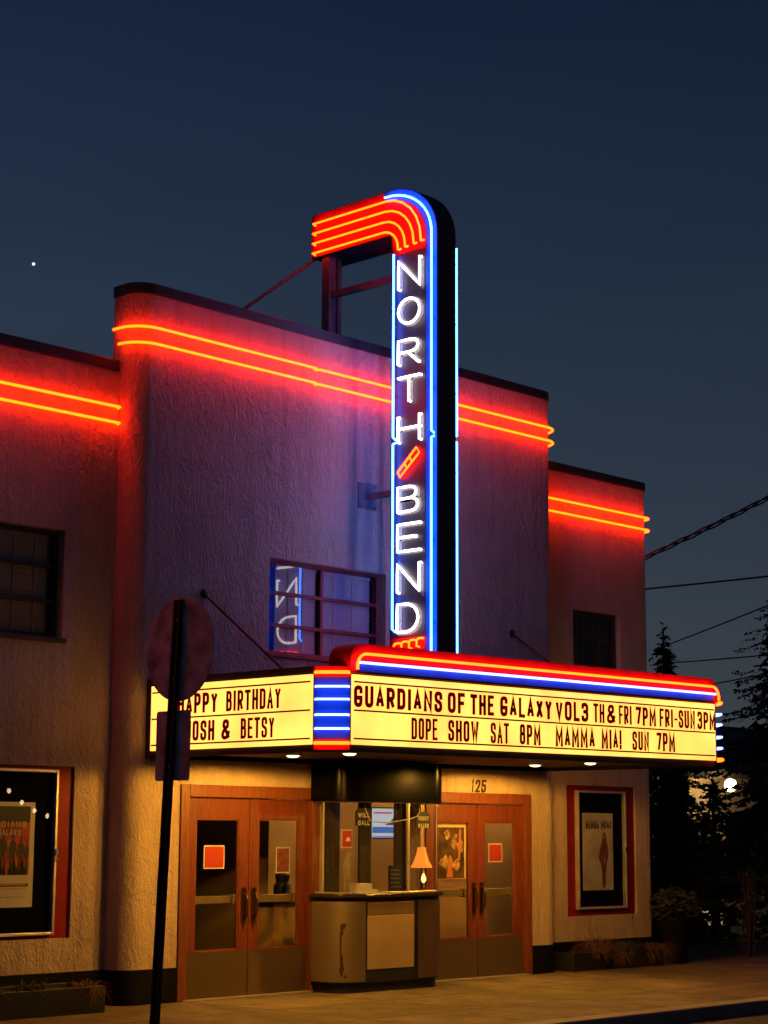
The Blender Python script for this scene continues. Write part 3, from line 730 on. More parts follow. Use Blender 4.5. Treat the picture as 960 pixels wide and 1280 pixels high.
# eyebrow trim
eb = [(FXA - .03, 3.10)] + arc(FXA + .13, 3.22, .16, .155, 180, 90, 8) + arc(FXB - .13, 3.22, .16, .155, 90, 0, 8) + [(FXB + .03, 3.10)]
mb = MB().prism(eb, lambda p: (p[0], FYM - .02, p[1]), lambda p: (p[0], FYM + .26, p[1]))
ey = obj('eyebrow', sh(mb), REDPAINT, MQ)
obj('blue_stripe', sh(MB().box(FXA + .06, FXB - .06, FYM - .026, FYM - .021, 3.118, 3.192)), BLUEPAINT, ey)
P = [(FXA + .015, 3.13)] + arc(FXA + .14, 3.16, .125, .118, 180, 90, 7) + arc(FXB - .14, 3.16, .125, .118, 90, 0, 7) + [(FXB - .015, 3.13)]
obj('neon_tube', sh(MB().tube(dens([(p[0], FYM - .065, p[1]) for p in P], .3), .013, 8)), N_RED, ey, smooth=True)
obj('neon_tube', sh(MB().tube(dens([(FXA + .05, FYM - .06, 3.196), (FXB - .07, FYM - .06, 3.196)], .3), .012, 8)), N_BAR, ey, smooth=True)
# downlights
for x, y in ((.39, -1.09), (.39, -1.88), (4.33, -.98), (4.20, -1.87)):
    z = 2.43 + tz(x)
    dl = obj('downlight', MB().lathe([(.085, 0), (.085, -.018), (.066, -.022)], (x, y, z), 18), ALU, MQ, smooth=False)
    obj('lens', MB().lathe([(.066, 0), (.05, -.012), (.02, -.018)], (x, y, z - .0225), 16), LENS, dl, smooth=True)
    ld = bpy.data.lights.new('downlight_lamp', 'SPOT'); ld.spot_size = math.radians(178); ld.spot_blend = .12; ld.energy = DOWN_W; ld.color = (1.0, .47, .052); ld.shadow_soft_size = .06
    lo = bpy.data.objects.new('downlight_lamp', ld); COL.objects.link(lo); lo.location = (x, y, z - .06)
# stay rods
for (x, z0, y1, z1) in ((.126, 4.10, -1.32, 3.165), (5.11, 4.085, -1.32, 3.17)):
    rd = obj('stay_rod', MB().tube([(x, .0, z0), (x, y1, z1 + tz(x))], .014, 8), BLACK, MQ)
    obj('anchor_plate', MB().lathe([(.05, -.001), (.05, -.014), (.02, -.03)], (x, 0, z0), 12, 'y'), BLACK, rd)

# ------------------------------------------------------------------ blade sign
BS = thing('blade_sign', 'tall vertical neon blade sign with white letters and curved red top arm', 'neon sign', (2.55, -.85, 3.2))
X0, X1 = 2.40, 2.70; YF, YRr = -1.215, -.505
prof = [(YRr, 3.17), (YRr, 8.41), (.81, 8.41), (.81, 8.945), (-.5, 8.945)] + [(-.5 - .715 * math.sin(math.radians(a)), 8.295 + .65 * math.cos(math.radians(a))) for a in range(8, 91, 8)] + [(YF, 8.295), (YF, 3.17)]
cab = obj('cabinet', MB().prism(prof, lambda p: (X0, p[0], p[1]), lambda p: (X1, p[0], p[1])), CABINET, BS)
obj('arm', MB().box(X1 + .002, 2.85, -.46, .81, 8.40, 8.93), CABINET, BS)
NL = {'N': GL['N'], 'O': [arc(.5, .5, .5, .5, 90, 450, 20)], 'R': GL['R'], 'T': GL['T'], 'H': GL['H'], 'B': GL['B'], 'E': GL['E'],
      'D': [[(0, 0), (0, 1), (.4, 1)] + [p for p in arc(.4, .5, .6, .5, 80, -80, 10)] + [(.4, 0), (0, 0)]]}
LT = [('N', 8.048, 7.716), ('O', 7.588, 7.30), ('R', 7.112, 6.84), ('T', 6.685, 6.405), ('H', 6.239, 5.951), ('B', 5.437, 5.161), ('E', 5.02, 4.719), ('N', 4.579, 4.265), ('D', 4.133, 3.827)]
LY0, LY1 = -.665, -.990
for side in (-1, 1):
    xf = X0 if side < 0 else X1
    fx = lambda o: xf + side * o
    def yy(t): return (LY0 + (LY1 - LY0) * t) if side < 0 else (LY1 + (LY0 - LY1) * t)
    def slab(poly, o, m, name, t=.003):
        return obj(name, MB().prism(poly, lambda p: (fx(t), p[0], p[1]), lambda p: (fx(o), p[0], p[1])), m, BS)
    # letter field
    slab([(-.53, 3.78), (-1.035, 3.78), (-1.035, 8.14), (-.53, 8.14)], .007, FACE, 'letter_field', .001)
    # blue band
    inn = [(-.47 - .575 * math.sin(math.radians(a)), 8.28 + .545 * math.cos(math.radians(a))) for a in range(0, 91, 9)]
    out = [(-.5 - .708 * math.sin(math.radians(a)), 8.295 + .643 * math.cos(math.radians(a))) for a in range(0, 91, 9)]
    slab([(-.40, 8.825)] + inn + [(-1.045, 3.2), (-1.208, 3.2)] + out[::-1] + [(-.40, 8.938)], .009, BLUEPAINT, 'blue_band', .001)
    # red arm panel
    redin = [(-.47 - .568 * math.sin(math.radians(a)), 8.28 + .538 * math.cos(math.radians(a))) for a in range(0, 91, 9)]
    ya = .80 if side < 0 else -.465
    slab([(ya, 8.418), (ya, 8.938), (-.395 if side < 0 else -.46, 8.938), (-.395, 8.818)] + redin + [(-1.038, 8.145), (-.53, 8.145), (-.53, 8.418)], .008, REDPAINT, 'red_panel', .001)
    slab([(-.53, 3.2), (-1.04, 3.2), (-1.04, 3.775), (-.53, 3.775)], .008, REDPAINT, 'red_foot', .001)
    # arm tubes
    so = .06
    for z, ye, ze, ry in ((8.806, -1.010, 8.215, .56), (8.686, -.900, 8.205, .45), (8.563, -.768, 8.195, .335), (8.442, -.658, 8.185, .235)):
        yc = ye + ry
        pts = [(.725, z - .02), (.725, z)] + [(yc, z)] + [(yc - ry * math.sin(math.radians(a)), z - (z - ze - .03) * (1 - math.cos(math.radians(a)))) for a in range(15, 91, 15)] + [(ye - .0, ze + .01), (ye - .025, ze), (ye - .05, ze + .006)]
        if side > 0: pts = [(yc - .03, z - .02), (yc - .03, z)] + pts[3:]
        T = [(fx(so), p[0], p[1]) for p in pts]; T[0] = (fx(.02), T[0][1], z - .01)
        obj('neon_tube', MB().tube(dens(T, .12), .0125, 8), N_RED, BS, smooth=True)
    # front blue tube, upper (with curl) and lower
    yt = YF + .042
    top = [(-.45, 8.855)] + [(-.47 - .703 * math.sin(math.radians(a)), 8.29 + .567 * math.cos(math.radians(a))) for a in range(8, 91, 8)] + [(yt, 8.2), (yt, 6.02)]
    if side > 0: top = [(yt, 8.19), (yt, 6.02)]
    obj('neon_tube', MB().tube(dens([(fx(so), *p) for p in top] + [(fx(.015), yt, 6.0)], .2), .012, 8), N_BLUE, BS, smooth=True)
    obj('neon_tube', MB().tube(dens([(fx(.015), yt, 5.965), (fx(so), yt, 5.945), (fx(so), yt, 3.50)], .2), .012, 8), N_BLUE, BS, smooth=True)
    # rear blue tubes
    yr = -.595
    obj('neon_tube', MB().tube(dens([(fx(so), yr, 8.145), (fx(so), yr, 6.02), (fx(.015), yr, 6.0)], .2), .012, 8), N_BLUE, BS, smooth=True)
    obj('neon_tube', MB().tube(dens([(fx(.015), yr, 5.965), (fx(so), yr, 5.945), (fx(so), yr, 3.87), (fx(.02), yr - .01, 3.84)], .2), .012, 8), N_BLUE, BS, smooth=True)
    for z in (3.9, 4.8, 5.6, 6.5, 7.3, 8.0):
        for y in (yt, yr): obj('tube_support', MB().tube([(fx(.005), y, z), (fx(so), y, z)], .007, 6), HOLDER, BS)
    # letters: painted letter with a neon tube in front
    for ch, zt, zb in LT:
        pm = MB(); tm = MB(); w = abs(LY1 - LY0); hh = zt - zb
        wl = {'R': .92, 'B': .92, 'D': .95}.get(ch, 1.0)
        for st in NL[ch]:
            P2 = fillet(st, w * wl, hh, 0, 0, .34, 6)
            def to3(p, d): return (fx(.0075 + d), yy(p.x / w), zb + p.y)
            ribbon(pm, P2, .058, to3, .004)
            pts = [(fx(.055), yy(p.x / w), zb + p.y) for p in P2]
            if (Vector(pts[0]) - Vector(pts[-1])).length > .02:
                pts = [(fx(.02), *pts[0][1:])] + pts + [(fx(.02), *pts[-1][1:])]
            tm.tube(dens(pts, .1), .0136, 8)
        lo = obj('letter', pm, LETTERPAINT, BS)
        obj('neon_tube', tm, N_WHITE, lo, smooth=True)
    # slanted red dash
    q = [(.0, 5.585 + .03), (.86, 5.863), (1.0, 5.80), (.10, 5.555)]
    pm = MB().prism([(-.04, 5.60), (.86, 5.90), (1.06, 5.79), (.10, 5.52)], lambda p: (fx(.0075), yy(p[0]), p[1]), lambda p: (fx(.010), yy(p[0]), p[1]))
    dsh = obj('dash', pm, REDPAINT, BS)
    tm = MB(); C = [(fx(.055), yy(a), z) for a, z in q]
    tm.tube(dens(C + [C[0]], .1), .011, 8)
    for t in (.36, .62):
        a = Vector(C[0]).lerp(Vector(C[1]), t); b = Vector(C[3]).lerp(Vector(C[2]), t); tm.tube([a, b], .011, 8)
    obj('neon_tube', tm, N_RED, dsh, smooth=True)
    # four red hooks at the foot
    for k in range(4):
        t = -.19 + k * .345 + .06
        y0 = yy(t); y1 = yy(t + .2); z = 3.705 + .012 * k
        pts = [(fx(.015), y0, z - .085), (fx(so), y0, z - .08), (fx(so), y0, z - .02), (fx(so), yy(t + .05), z), (fx(so), y1, z + .004), (fx(.02), y1, z + .004)]
        obj('neon_tube', MB().tube(pts, .012, 8), N_RED, BS, smooth=True)
# wall bracket and roof frame
mb = MB(); mb.box(2.39, 2.69, -.018, -.002, 5.30, 5.60); mb.box(2.50, 2.58, YRr - .002, -.018, 5.41, 5.47)
for x in (2.42, 2.66):
    for z in (5.33, 5.57): mb.lathe([(.015, -.018), (.015, -.032)], (x, 0, z), 8, 'y')
obj('wall_bracket', mb, BRACKET, BS)
mb = MB(); mb.box(2.44, 2.56, .55, .67, 5.95, 8.409); mb.box(2.62, 2.68, .58, .64, 5.95, 8.409)
mb.tube([(2.5, .62, 7.93), (2.5, YRr + .004, 7.93)], .05, 4)
obj('support_frame', mb, FRAMEST, BS)
obj('guy_rod', MB().tube([(2.5, .80, 8.45), (.55, 1.05, 6.9)], .02, 8), COPING, BS)
# ------------------------------------------------------------------ ticket booth
TB = thing('ticket_booth', 'curved steel ticket booth with rust streak and glass front under black header', 'ticket booth', (2.45, -.25, 0))
def bplan(o, y0=0.0):
    r = .29 + o
    return [(1.70 - o, y0), (1.70 - o, -.21)] + arc(1.99, -.21, r, r, 180, 270, 12)[1:] + arc(3.12, -.21, r, r, 270, 360, 12) + [(3.41 + o, y0)]
def prismz(poly, z0, z1): return MB().prism(poly, lambda p: (p[0], p[1], z0), lambda p: (p[0], p[1], z1))
obj('base', prismz(bplan(-.05, -.026), 0.001, .115), BLACK, TB)
obj('booth_body', prismz(bplan(-.012, -.026), .10, .9845), BLACK, TB)
def curved_panel(side, z0, z1, r0=.281, r1=.292):
    if side < 0: P = [(1.99 - r1, -.04)] + arc(1.99, -.21, r1, r1, 180, 270, 14) + [(2.05, -.21 - r1)]; Q = [(1.99 - r0, -.04)] + arc(1.99, -.21, r0, r0, 180, 270, 14) + [(2.05, -.21 - r0)]
    else: P = [(2.875, -.21 - r1)] + arc(3.12, -.21, r1, r1, 270, 360, 14) + [(3.12 + r1, -.04)]; Q = [(2.875, -.21 - r0)] + arc(3.12, -.21, r0, r0, 270, 360, 14) + [(3.12 + r0, -.04)]
    return prismz(P + Q[::-1], z0, z1)
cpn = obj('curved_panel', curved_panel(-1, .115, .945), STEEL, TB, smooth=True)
# rust streaks on the left curved panel
mb = MB(); random.seed(3)
def streak(az, z0, z1, w0, w1):
    n = 9; L_ = []; R_ = []
    for i in range(n):
        t = i / (n - 1); z = z0 + (z1 - z0) * t; w = w0 + (w1 - w0) * t + random.uniform(-.004, .004)
        c = az + random.uniform(-.6, .6)
        for lst, s in ((L_, -1), (R_, 1)):
            a = math.radians(c + s * math.degrees(w / .292) * .5); lst.append((1.99 + .2945 * math.cos(a), -.21 + .2945 * math.sin(a), z))
    for i in range(n - 1): mb.quad(L_[i], R_[i], R_[i + 1], L_[i + 1])
streak(224, .70, .60, .035, .028); streak(222, .62, .20, .022, .012); streak(225.5, .40, .24, .010, .030); streak(224, .26, .17, .05, .012); streak(232, .19, .155, .018, .014); streak(227, .72, .66, .06, .03)
obj('rust_streak', mb, RUST, cpn)
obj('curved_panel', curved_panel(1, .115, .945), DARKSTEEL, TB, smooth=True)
obj('front_panel', MB().box(2.085, 2.815, -.4965, -.489, .235, .795), PANELWHITE, TB, bevel=.006)
obj('drawer_front', MB().box(2.085, 2.815, -.4965, -.489, .80, .935), PANELGREY, TB, bevel=.006)
obj('counter', prismz(bplan(.04, -.026), .985, 1.024), COUNTER, TB, bevel=.008)
# glass screen
def gplan(o=0):
    r = .25 + o
    return [(1.75 - o, -.03), (1.75 - o, -.22)] + arc(2.0, -.22, r, r, 180, 270, 14)[1:] + arc(3.11, -.22, r, r, 270, 360, 14) + [(3.36 + o, -.03)]
G = gplan(); mb = MB()
for p, q in zip(G, G[1:]): mb.quad((*p, 1.03), (*q, 1.03), (*q, 2.0), (*p, 2.0))
gs = obj('glass', mb, GLASS, TB, smooth=True)
mb = MB()
mb.box(2.735, 2.755, -.482, -.462, 1.03, 1.998); mb.tube([(1.745, -.16, 1.03), (1.745, -.16, 1.998)], .009, 6); mb.tube([(3.25, -.43, 1.03), (3.25, -.43, 1.998)], .006, 6)
mb.tube([(p[0], p[1], 1.034) for p in G], .008, 6); mb.tube([(p[0], p[1], 1.994) for p in gplan(.004)], .009, 6)
obj('glass_edging', mb, ALU, gs)
hd = obj('header', prismz(bplan(.02, -.026), 2.0, 2.425), GLOSSBLACK, TB, smooth=True)
# inside posts of the booth opening
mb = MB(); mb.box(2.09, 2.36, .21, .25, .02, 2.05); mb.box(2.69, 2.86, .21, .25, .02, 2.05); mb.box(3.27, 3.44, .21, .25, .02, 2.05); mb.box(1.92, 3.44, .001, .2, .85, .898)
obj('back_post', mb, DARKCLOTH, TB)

# things in the booth
t = thing('table_lamp', 'small lamp with glowing orange flared shade on ticket booth counter', 'lamp', (3.18, -.27, 1.03))
c = (3.18, -.27)
obj('base', MB().lathe([(.05, .0), (.055, .01), (.02, .03), (.014, .1), (.026, .14), (.012, .19), (.012, .27)], (*c, 1.03), 14), BRONZE, t, smooth=True)
obj('shade', MB().lathe([(.122, .255), (.119, .27), (.085, .33), (.054, .43), (.046, .48)], (*c, 1.03), 18), SHADE, t, smooth=True)
obj('bulb', MB().lathe([(.010, .09), (.030, .12), (.026, .15), (.006, .195)], (c[0] - .01, c[1] - .04, 1.03), 10), BULB, t, smooth=True)
t = thing('chalkboard', 'small black chalkboard price list standing on ticket counter', 'chalkboard', (2.69, -.33, 1.03))
obj('board', MB().box(2.585, 2.79, -.335, -.32, 1.03, 1.315), INKBLACK, t)
mb = MB()
for i in range(5):
    u = 2.61
    while u < 2.75:
        w = random.uniform(.012, .035); mb.box(u, min(u + w, 2.77), -.3375, -.3365, 1.26 - i * .045, 1.268 - i * .045); u += w + .012
obj('chalk_lines', mb, INKGREY, t)
def plaque(x0, x1, z0, z1, lines, label):
    y = -.30
    poly = [(x0, z0), (x1, z0), (x1, z1 - .04), (x1 - .04, z1), (x0 + .04, z1), (x0, z1 - .04)]
    o = obj('plaque', MB().prism(poly, lambda p: (p[0], y, p[1]), lambda p: (p[0], y + .015, p[1])), INKBLACK)
    recenter(o, ((x0 + x1) / 2, y, z0)); ORG[o.name] = Vector(((x0 + x1) / 2, y, z0))
    mb = MB(); h = (z1 - z0) * .26
    for i, l in enumerate(lines):
        zc = z1 - .05 - h - i * (h + .035); write(mb, l, x0 + .03, x1 - .03, zc, zc + h, .011, lambda p, d: (p[0], y - .001 - d, p[1]), .002, .35)
    obj('lettering', mb, PAPERWHITE, o)
    tag(o, label, 'sign', 'hanging plaques inside the ticket booth')
plaque(2.10, 2.335, 1.74, 1.93, ('WILL', 'CALL'), 'black hanging plaque reading WILL CALL left of the booth screen')
plaque(3.06, 3.29, 1.73, 1.90, ('TICKET', 'SALES'), 'black hanging plaque reading TICKET SALES above the orange lamp')
# screen
t = thing('television', 'lit menu screen hanging inside ticket booth', 'screen', (3.4, .5, 1.6))
obj('housing', MB().box(3.16, 3.68, .505, .55, 1.595, 1.96), BLACK, t)
sc_ = obj('screen', MB().box(3.178, 3.662, .497, .504, 1.61, 1.945), emis("screen_white", (.75, .78, .80), .62), t)
obj('blue_strip', MB().box(3.179, 3.56, .493, .4965, 1.665, 1.735), emis("screen_blue", (.07, .16, .45), .8), sc_)
obj('red_strip', MB().box(3.562, 3.661, .493, .4965, 1.64, 1.735), emis("screen_red", (.4, .02, .03), .6), sc_)
obj('lower_strip', MB().box(3.179, 3.661, .4925, .4965, 1.611, 1.632), emis("screen_violet", (.25, .25, .55), .7), sc_)
obj('header_strip', MB().box(3.20, 3.50, .493, .4965, 1.885, 1.905), emis("screen_pink", (.7, .15, .15), .6), sc_)
obj('picture', MB().prism([(3.38, 1.755), (3.661, 1.755), (3.661, 1.86), (3.62, 1.815), (3.57, 1.875), (3.47, 1.79)], lambda p: (p[0], .493, p[1]), lambda p: (p[0], .4965, p[1])), emis("screen_grey", (.1, .1, .11), .6), sc_)
o = obj('hanging_cord', MB().tube([(2.231, -.3, 1.998), (2.244, -.3, 1.914), (2.308, -.3, 1.803), (2.42, -.3, 1.782), (2.60, -.3, 1.778), (2.80, -.3, 1.80), (2.95, -.3, 1.82), (3.07, -.3, 1.85), (3.11, -.3, 1.90), (3.10, -.3, 1.96), (3.06, -.3, 1.998)], .006, 6), PAPERWHITE, smooth=True)
tag(o, 'white looped cord hanging inside ticket booth glass', 'cord')
o = obj('red_card', MB().box(1.875, 2.04, -.30, -.296, 1.505, 1.70), PAPERWHITE); recenter(o, (1.955, -.3, 1.5)); ORG[o.name] = Vector((1.955, -.3, 1.5))
obj('print', MB().box(1.887, 2.028, -.304, -.301, 1.517, 1.688), mat("card_red", (.34, .02, .012), .6), o)
obj('emblem', MB().prism([(1.935, 1.575), (2.005, 1.575), (1.995, 1.61), (1.975, 1.62), (1.945, 1.60)], lambda p: (p[0], -.307, p[1]), lambda p: (p[0], -.3045, p[1])), PAPERWHITE, o)
tag(o, 'white edged red card standing behind booth glass', 'card')
# pale paper figure, generic standing person cut out
fig = [(.02, 0), (.05, 0), (.075, .19), (.10, 0), (.14, 0), (.115, .22), (.12, .30), (.165, .34), (.18, .41), (.155, .42), (.125, .36), (.115, .40), (.125, .43), (.105, .46), (.075, .46), (.06, .43), (.068, .40), (.03, .38), (.0, .30), (.012, .24), (.03, .26), (.045, .31), (.05, .22)]
o = obj('paper_figure', MB().prism([(1.945 + a, 1.03 + b * .98) for a, b in fig], lambda p: (p[0], -.25, p[1]), lambda p: (p[0], -.244, p[1])), INKGREY); recenter(o, (2.02, -.25, 1.03))
tag(o, 'pale standing paper figure behind left side of booth glass', 'figure')
o = obj('brochure_stack', MB().box(2.22, 2.5, -.25, -.1, 1.027, 1.06).box(2.28, 2.46, -.2, -.05, 1.0605, 1.12), PAPERWHITE); recenter(o, (2.36, -.17, 1.027)); tag(o, 'low pile of pale leaflets on ticket booth counter', 'leaflets')

# ------------------------------------------------------------------ notices and door poster
def notice(x0, x1, z0, z1, y, m, label, border=True, grp=None):
    o = obj('notice', MB().box(x0, x1, y - .003, y, z0, z1), PAPERWHITE); recenter(o, ((x0 + x1) / 2, y, z0)); ORG[o.name] = Vector(((x0 + x1) / 2, y, z0))
    b = .012 if border else .004
    obj('print', MB().box(x0 + b, x1 - b, y - .006, y - .004, z0 + b, z1 - b), m, o)
    tag(o, label, 'notice', grp); return o
notice(.235, .515, 1.295, 1.53, .046, PAPERRED, 'red paper notice taped to the leftmost door glass', True)
notice(4.735, 4.985, 1.33, 1.55, .075, PAPERRED, 'red paper notice behind glass of the rightmost door')
nb = notice(1.27, 1.47, 1.24, 1.51, .075, INKBROWN, 'small brown pictorial notice on glass beside the booth')
# poster behind right pair of doors
o = obj('door_poster', MB().box(3.80, 4.33, .080, .084, 1.14, 1.80), mat("poster_cream", (.60, .46, .20), .6, var=(8, .2)));
recenter(o, (4.05, .08, 1.14)); ORG[o.name] = Vector((4.05, .08, 1.14))
obj('picture', MB().box(3.835, 4.30, .076, .079, 1.15, 1.735), mat("poster_dark", (.09, .045, .022), .6, var=(7, .95)), o)
mb = MB(); write(mb, 'COMING SOON' if False else '', 0, 1, 0, 1, .01, lambda p, d: (p[0], 0, p[1]))
mb = MB()
random.seed(5)
for i in range(9):
    cx, cz = random.uniform(3.89, 4.24), random.uniform(1.24, 1.67); r = random.uniform(.03, .075); k_ = random.uniform(0, 6)
    P = [(cx + r * (.45 + .6 * abs(math.sin(k_ + j * 1.7))) * math.cos(j * .698), cz + 1.25 * r * (.5 + .5 * abs(math.cos(k_ * 2 + j * 1.1))) * math.sin(j * .698)) for j in range(9)]
    mb.prism(P, lambda p: (p[0], .0735 - .0001 * i, p[1]), lambda p: (p[0], .0755, p[1]))
obj('shapes', mb, mat("poster_tan", (.42, .25, .11), .6, var=(16, .8)), o)
mb = MB(); mb.prism([(3.98, 1.16), (4.10, 1.16), (4.06, 1.34), (4.03, 1.42)], lambda p: (p[0], .0705, p[1]), lambda p: (p[0], .073, p[1])); mb.prism([(4.18, 1.36), (4.22, 1.36), (4.24, 1.70), (4.21, 1.72)], lambda p: (p[0], .0705, p[1]), lambda p: (p[0], .073, p[1]))
obj('accents', mb, mat("poster_orange", (.45, .14, .04), .6), o)
tag(o, 'cream bordered dark illustrated poster seen in the door behind the booth', 'poster')

# lobby furnishing
t = thing('lobby_counter', 'dark topped low counter inside the lobby behind left doors', 'counter', (2.0, .8, 0))
obj('top', MB().box(1.7, 2.34, .55, 1.0, .90, .96), COUNTER, t); obj('body', MB().box(1.74, 2.34, .60, 1.0, .01, .899), TAN, t)
t = thing('ticket_machine', 'squat black machine on the lobby counter', 'machine', (1.98, .7, .96))
obj('body', MB().lathe([(.10, 0), (.10, .12), (.07, .16), (.085, .24), (.06, .27)], (1.98, .72, .961), 14), BLACK, t, smooth=True); obj('cap', MB().lathe([(.03, 0), (.04, .02), (.01, .03)], (1.98, .72, 1.232), 12), ALU, t)
for x, y, lab in ((4.6, .85, 'unseen round ceiling light added inside lobby behind right doors'), (1.2, 2.2, 'unseen round ceiling light added inside lobby behind left doors'), (2.7, .8, 'unseen round ceiling light added above the ticket booth opening'), (6.5, .75, 'unseen round ceiling light added at the far right end of the lobby')):  # out-of-view fixtures, added to brighten the lobby behind the glass
    t = thing('unseen_ceiling_light', lab, 'ceiling light', (x, y, 2.69), 'unseen lobby ceiling lights')
    obj('rim', MB().lathe([(.16, 0), (.16, -.03), (.14, -.04)], (x, y, 2.695), 20), ALU, t)
    obj('diffuser', MB().lathe([(.14, 0), (.12, -.03), (.05, -.045)], (x, y, 2.654), 20), emis("lobby_glow", (1.0, .58, .2), 80.0 if x != 1.2 else 1.5), t, smooth=True)

# ------------------------------------------------------------------ poster cases
def poster_case(hole, inner, latch_x, label):
    x0, x1, z0, z1, dp = hole; y = WY + dp
    t = thing('poster_case', label, 'poster case', ((x0 + x1) / 2, y, z0), 'poster display cases on the wings')
    obj('surround', MB().box(x0, x1, y - .002, y + .02, z0, z1), REDPAINT, t)
    a0, a1, b0, b1 = inner; w = .028; f = MB(); yb = y - .003; yf = y - .062
    f.box(a0, a0 + w, yf, yb, b0, b1); f.box(a1 - w, a1, yf, yb, b0, b1); f.box(a0 + w, a1 - w, yf, yb, b0, b0 + w); f.box(a0 + w, a1 - w, yf, yb, b1 - w, b1)
    obj('frame', f, ALU, t, bevel=.004)
    obj('backing', MB().box(a0 + w, a1 - w, y - .008, y - .0035, b0 + w, b1 - w), FELT, t)
    obj('glass', MB().quad((a0 + w, y - .05, b0 + w), (a1 - w, y - .05, b0 + w), (a1 - w, y - .05, b1 - w), (a0 + w, y - .05, b1 - w)), GLASSP, t)
    m = MB(); m.box(latch_x - .012, latch_x + .018, yf - .012, yf - .001, 1.43, 1.50); m.lathe([(.014, 0), (.014, -.02)], (latch_x + .01, yf - .002, 1.40), 10, 'y')
    obj('latch', m, CHROME, t)
    return y - .009
yp = poster_case(PLX, (-2.78, -1.467, .690, 2.250), -1.478, 'red backed poster case with reddish film poster left of the sign post')
# left poster
px0, px1, pz0, pz1 = -2.40, -1.70, .955, 1.935
o = obj('poster', MB().box(px0, px1, yp - .003, yp, pz0, pz1), PAPERWHITE); recenter(o, ((px0 + px1) / 2, yp, pz0)); ORG[o.name] = Vector(((px0 + px1) / 2, yp, pz0))
def layer(k): return (lambda p: (p[0], yp - .0035 - .0015 * k, p[1])), (lambda p: (p[0], yp - .0045 - .0015 * k, p[1]))
def pbox(name, x0, x1, z0, z1, m, k, par): 
    f0, f1 = layer(k); return obj(name, MB().prism([(x0, z0), (x1, z0), (x1, z1), (x0, z1)], f0, f1), m, par)
pbox('picture', px0 + .045, px1 - .055, pz0 + .30, pz1 - .04, INKRED, 0, o)
pbox('dark_top', px0 + .045, px1 - .055, pz1 - .19, pz1 - .04, INKBLACK, 1, o)
f0, f1 = layer(1); mb = MB(); random.seed(11)
def person_cut(cx, zb, h, w, st):
    q = [(-.9, 0), (-.35, 0), (-.12, .42), (.12, .42), (.35, 0), (.9, 0), (.62, .46), (.72, .60), (1.15, .42 + st), (1.3, .46 + st), (.95, .76), (.55, .82), (.28, .83), (.30, .86), (.40, .92), (.28, .985), (0, 1.0), (-.28, .985), (-.40, .92), (-.30, .86), (-.28, .83), (-.55, .82), (-.95, .76), (-1.25, .48 - st), (-1.1, .44 - st), (-.72, .60), (-.62, .46)]
    mb.prism([(cx + a_ * w, zb + b_ * h) for a_, b_ in q], f0, f1)
zb = pz0 + .30
for cx, hh, w, st in ((-2.26, .34, .036, 0), (-2.16, .37, .038, .05), (-2.055, .41, .042, -.04), (-1.945, .385, .040, .03), (-1.85, .36, .036, .0), (-1.785, .33, .020, .02)): person_cut(cx, zb, hh, w, st)
for cx, r in ((-2.2, .07), (-2.08, .055), (-1.93, .065), (-1.83, .05)): mb.prism([(cx - r, zb), (cx + r, zb), (cx + r * .9, zb + .06), (cx + r * .35, zb + .075), (cx + r * .3, zb + .12), (cx, zb + .135), (cx - r * .3, zb + .115), (cx - r * .4, zb + .075), (cx - r * .95, zb + .05)], f0, f1)
obj('silhouettes', mb, mat("ink_figures", (.03, .022, .02), .6, var=(20, .8)), o)
mb = MB(); wr = lambda p, d: (p[0], yp - .0075 - d, p[1])
write(mb, 'GUARDIANS', -2.34, -1.80, 1.70, 1.755, .014, wr, .001, .3); write(mb, 'GALAXY', -2.12, -1.86, 1.62, 1.682, .015, wr, .001, .3)
for z in (1.16, 1.12, 1.045): mb.box(-2.33, -1.79, yp - .0085, yp - .0045, z, z + .010)
obj('lettering', mb, mat("ink_pale", (.46, .34, .24), .6), o)
f0, f1 = layer(0); mb = MB(); f0 = lambda p: (p[0], yp - .0047, p[1]); f1 = lambda p: (p[0], yp - .0049, p[1])
for i in range(10):
    cx, cz, r = random.uniform(-2.32, -1.80), random.uniform(1.40, 1.70), random.uniform(.02, .07); k_ = random.uniform(0, 6)
    mb.prism([(cx + r * (.5 + .5 * abs(math.sin(k_ + j))) * math.cos(j * .785), cz + r * (.4 + .5 * abs(math.cos(k_ + j * 1.3))) * math.sin(j * .785)) for j in range(8)], lambda p: (p[0], yp - .0047 - i * .00004, p[1]), lambda p: (p[0], yp - .0050 - i * .00004, p[1]))
obj('sky_clouds', mb, mat("ink_orange", (.50, .16, .05), .6, var=(10, .7)), o)
pbox('base_band', px0 + .045, px1 - .055, pz0 + .19, pz0 + .22, INKBROWN, 0, o)
tag(o, 'film poster with red sky and row of dark silhouettes in the left case', 'poster')
yp = poster_case(PRX, (6.682, 7.712, .722, 2.218), 7.70, 'narrow red backed poster case with white poster right of the doors')
o = obj('poster', MB().box(6.83, 7.476, yp - .003, yp, .955, 1.935), mat("poster_white", (.55, .50, .46), .65, var=(3, .35))); recenter(o, (7.15, yp, .955)); ORG[o.name] = Vector((7.15, yp, .955))
mb = MB(); write(mb, 'MAMMA', 6.895, 7.17, 1.735, 1.84, .020, wr, .001, .25); write(mb, 'MIA!', 7.225, 7.43, 1.735, 1.84, .020, wr, .001, .25)
obj('lettering', mb, INKBLACK, o)
f0, f1 = layer(0); mb = MB()
mb.prism([(7.24, .99), (7.30, .98), (7.315, 1.15), (7.335, 1.28), (7.375, 1.40), (7.36, 1.52), (7.335, 1.60), (7.325, 1.66), (7.29, 1.70), (7.255, 1.66), (7.245, 1.58), (7.19, 1.46), (7.165, 1.36), (7.21, 1.30), (7.235, 1.18)], f0, f1)
